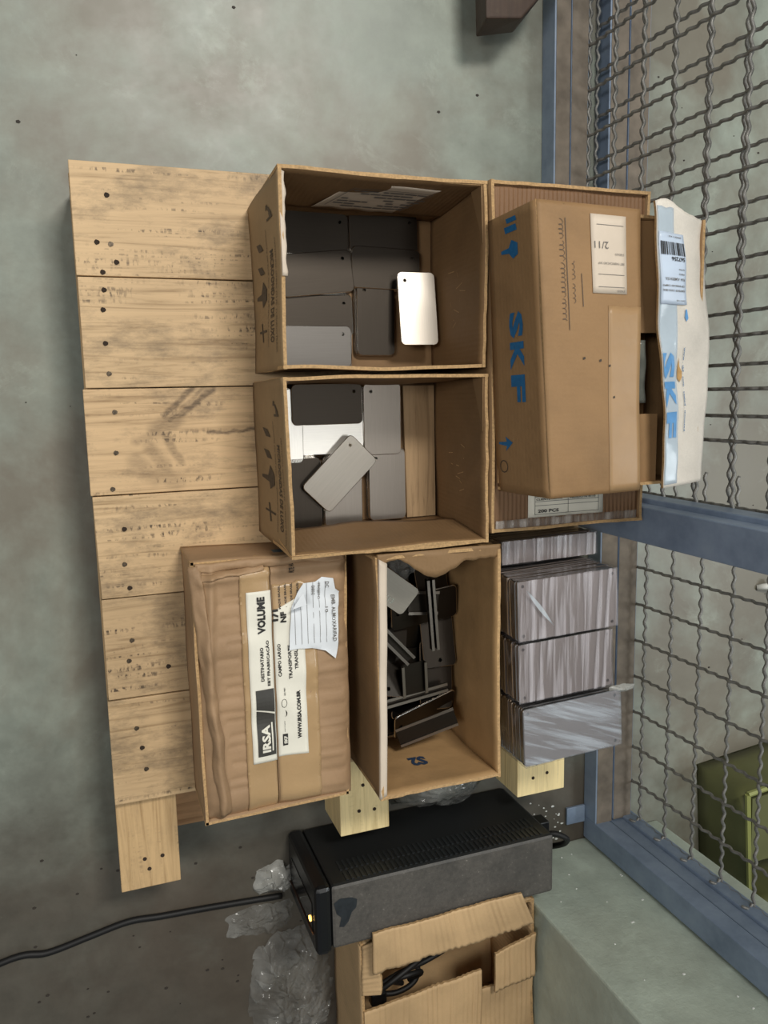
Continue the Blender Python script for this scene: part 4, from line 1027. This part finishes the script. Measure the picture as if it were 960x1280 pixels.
pz = MB().hexa([(.520, -1.050, .0055), (.575, -1.050, .0055), (.575, -1.02, .0055), (.520, -1.02, .0055), (.520, -1.058, .07), (.575, -1.055, .07), (.575, -1.022, .07), (.520, -1.025, .07)]).build('adapter', plain('light_grey_plastic', (178, 180, 178), .5), None, bevel=.003)
tag(pz, 'light grey adapter lying among cables in the torn small box', 'adapter')
br = thing('clay_brick', (.695, -1.3, 0), 'orange clay brick standing at the foot of the painted pillar', 'brick')
MB().box(.668, -1.40, 0, .7175, -1.232, .17).build('body', TERRA, br, bevel=.003)

# ---------------------------------------------------------------- bags, cable, wood, bin
bag = thing('clear_plastic_bag', (.29, -1.08, 0), 'crumpled clear plastic bag lying on the floor left of the small box', 'plastic bag')
crumple('film', .287, -1.115, .0, .155, .26, .030, .035, BAG, bag, 31, 64)
bg2 = thing('clear_plastic_sheet', (.24, -.99, 0), 'thin clear plastic sheet spread flat on the floor by the power unit', 'plastic bag')
crumple('film', .235, -.950, .0, .13, .06, .016, .008, BAG, bg2, 35, 50)
bg3 = thing('cloudy_plastic_bag', (.28, -.895, 0), 'small cloudy plastic bag where the black cable meets the power unit', 'plastic bag')
crumple('film', .268, -.875, .0, .085, .06, .022, .025, BAGW, bg3, 37, 36)
fc = MB().tube(spline([(-.42, -.985, .005), (-.198, -.914, .005), (-.125, -.915, .005), (-.06, -.904, .005), (.005, -.893, .005), (.06, -.897, .005), (.13, -.901, .005), (.20, -.906, .005), (.275, -.912, .005)], 8), .0055, 8)
fo = fc.build('floor_cable', RUBBER, None, origin=(0, -.86, 0), smooth=True); tag(fo, 'long black cable running across the floor to the power unit', 'cable')
wb = thing('dark_wood_beam', (.72, .75, .1), 'dark worn wooden beam end poking in at the top edge', 'beam')
MB().hexa([(.664, .596, .035), (.735, .612, .035), (.79, .69, .035), (.655, 1.0, .035), (.650, .598, .10), (.715, .606, .10), (.775, .67, .10), (.645, 1.0, .10)]).build('beam', WOOD_DARK, wb, bevel=.003)
MB().box(.66, .8, 0, .70, .9, .0345).build('foot_block', WOOD_DARK, wb)
gb = thing('olive_plastic_bin', (1.4, -1.0, 0), 'olive green plastic bin behind the mesh, lower right', 'bin')
def binquad(z, k): return [(1.225-k, -.835+k, z), (1.245-k, -1.10-k, z), (1.62+k, -1.13-k, z), (1.60+k, -.80+k, z)]
bb, bt_ = binquad(0.0, 0), binquad(.15, .0)
m_ = MB()
for i in range(4):
    j = (i+1) % 4
    a, b = Vector(bb[i]), Vector(bb[j]); c, d = Vector(bt_[j]), Vector(bt_[i]); q = Quad(a, b, c, d)
    sheet('bin_wall', q, 0, q.ls, 0, q.lt, 4, 4, .004, GREENBIN, gb)
MB().prism([(p_[0], p_[1]) for p_ in bb], .001, .005).build('bin_floor', GREENBIN, gb)
rim = MB()
rim.tube([Vector(p_) for p_ in bt_+[bt_[0]]], .006, 6).build('rim', plain('olive_rim', (140, 144, 84), .4), gb)
MB().hexa([(1.24, -.99, .149), (1.60, -.97, .149), (1.60, -.82, .149), (1.235, -.845, .149), (1.24, -.99, .153), (1.60, -.97, .153), (1.60, -.82, .153), (1.235, -.845, .153)]).build('half_lid', GREENBIN, gb)
ob_ = MB().box(1.30, -1.36, 0, 1.62, -1.18, .02).build('orange_board', TERRA, None); tag(ob_, 'orange board lying on the floor beyond the corner post', 'board')
pg = thing('white_peg', (1.375, -.44, 0), 'small white peg standing on the floor beyond the mesh', 'peg')
MB().tube([(1.375, -.445, 0), (1.400, -.438, .022)], .007, 10).build('shaft', plain('peg_white', (214, 214, 208), .5), pg, smooth=True)
MB().tube([(1.400, -.438, .022), (1.4035, -.437, .025)], .0095, 10).build('head', plain('peg_head', (190, 190, 184), .5), pg)
# flakes of paint stuck on the pillar foot and floor
fl = MB(); rr = random.Random(4)
for k in range(46):
    x = rr.uniform(.745, .88); y = rr.uniform(-.935, -.84) if k % 3 else rr.uniform(-.935, -.90); r_ = rr.uniform(.0012, .0038)
    a = rr.uniform(0, 3); fl.prism([(x+r_*math.cos(a+i*1.26)*rr.uniform(.6, 1.4), y+r_*math.sin(a+i*1.26)*.6) for i in range(5)], .0, .0012)
fo = fl.build('paint_flakes', plain('flake_white', (226, 228, 224), .6)); tag(fo, 'scattered white paint flakes on the floor at the foot of the pillar', 'paint flakes', kind='stuff')
fl = MB()
for k in range(30):
    x = rr.uniform(.73, .92); z = rr.uniform(.02, .75); r_ = rr.uniform(.0012, .003)
    fl.box(x, -.9452, z, x+r_*rr.uniform(1, 2.6), -.9436, z+r_)
fo = fl.build('paint_flakes', plain('flake_white', (226, 228, 224), .6)); tag(fo, 'white paint flakes and chips stuck on the painted pillar face', 'paint flakes', kind='stuff')
gr = MB()
for k in range(130):
    x, y = rr.uniform(-.15, .7), rr.choice((rr.uniform(-1.1, .65), rr.uniform(-1.1, -.75)))
    if -.02 < x < .85 and -.78 < y < .34: continue
    r_ = rr.uniform(.001, .0036); gr.prism([(x+r_*math.cos(i*1.26), y+r_*.7*math.sin(i*1.26)) for i in range(5)], 0, .001)
for k in range(30):
    x, y = rr.uniform(1.03, 1.4), rr.uniform(-.7, .7); r_ = rr.uniform(.001, .003); gr.prism([(x+r_*math.cos(i*1.26), y+r_*.7*math.sin(i*1.26)) for i in range(5)], 0, .001)
go = gr.build('floor_grit', plain('grit', (52, 46, 40), .8)); tag(go, 'dark specks of grit scattered over the floor', 'grit', kind='stuff')
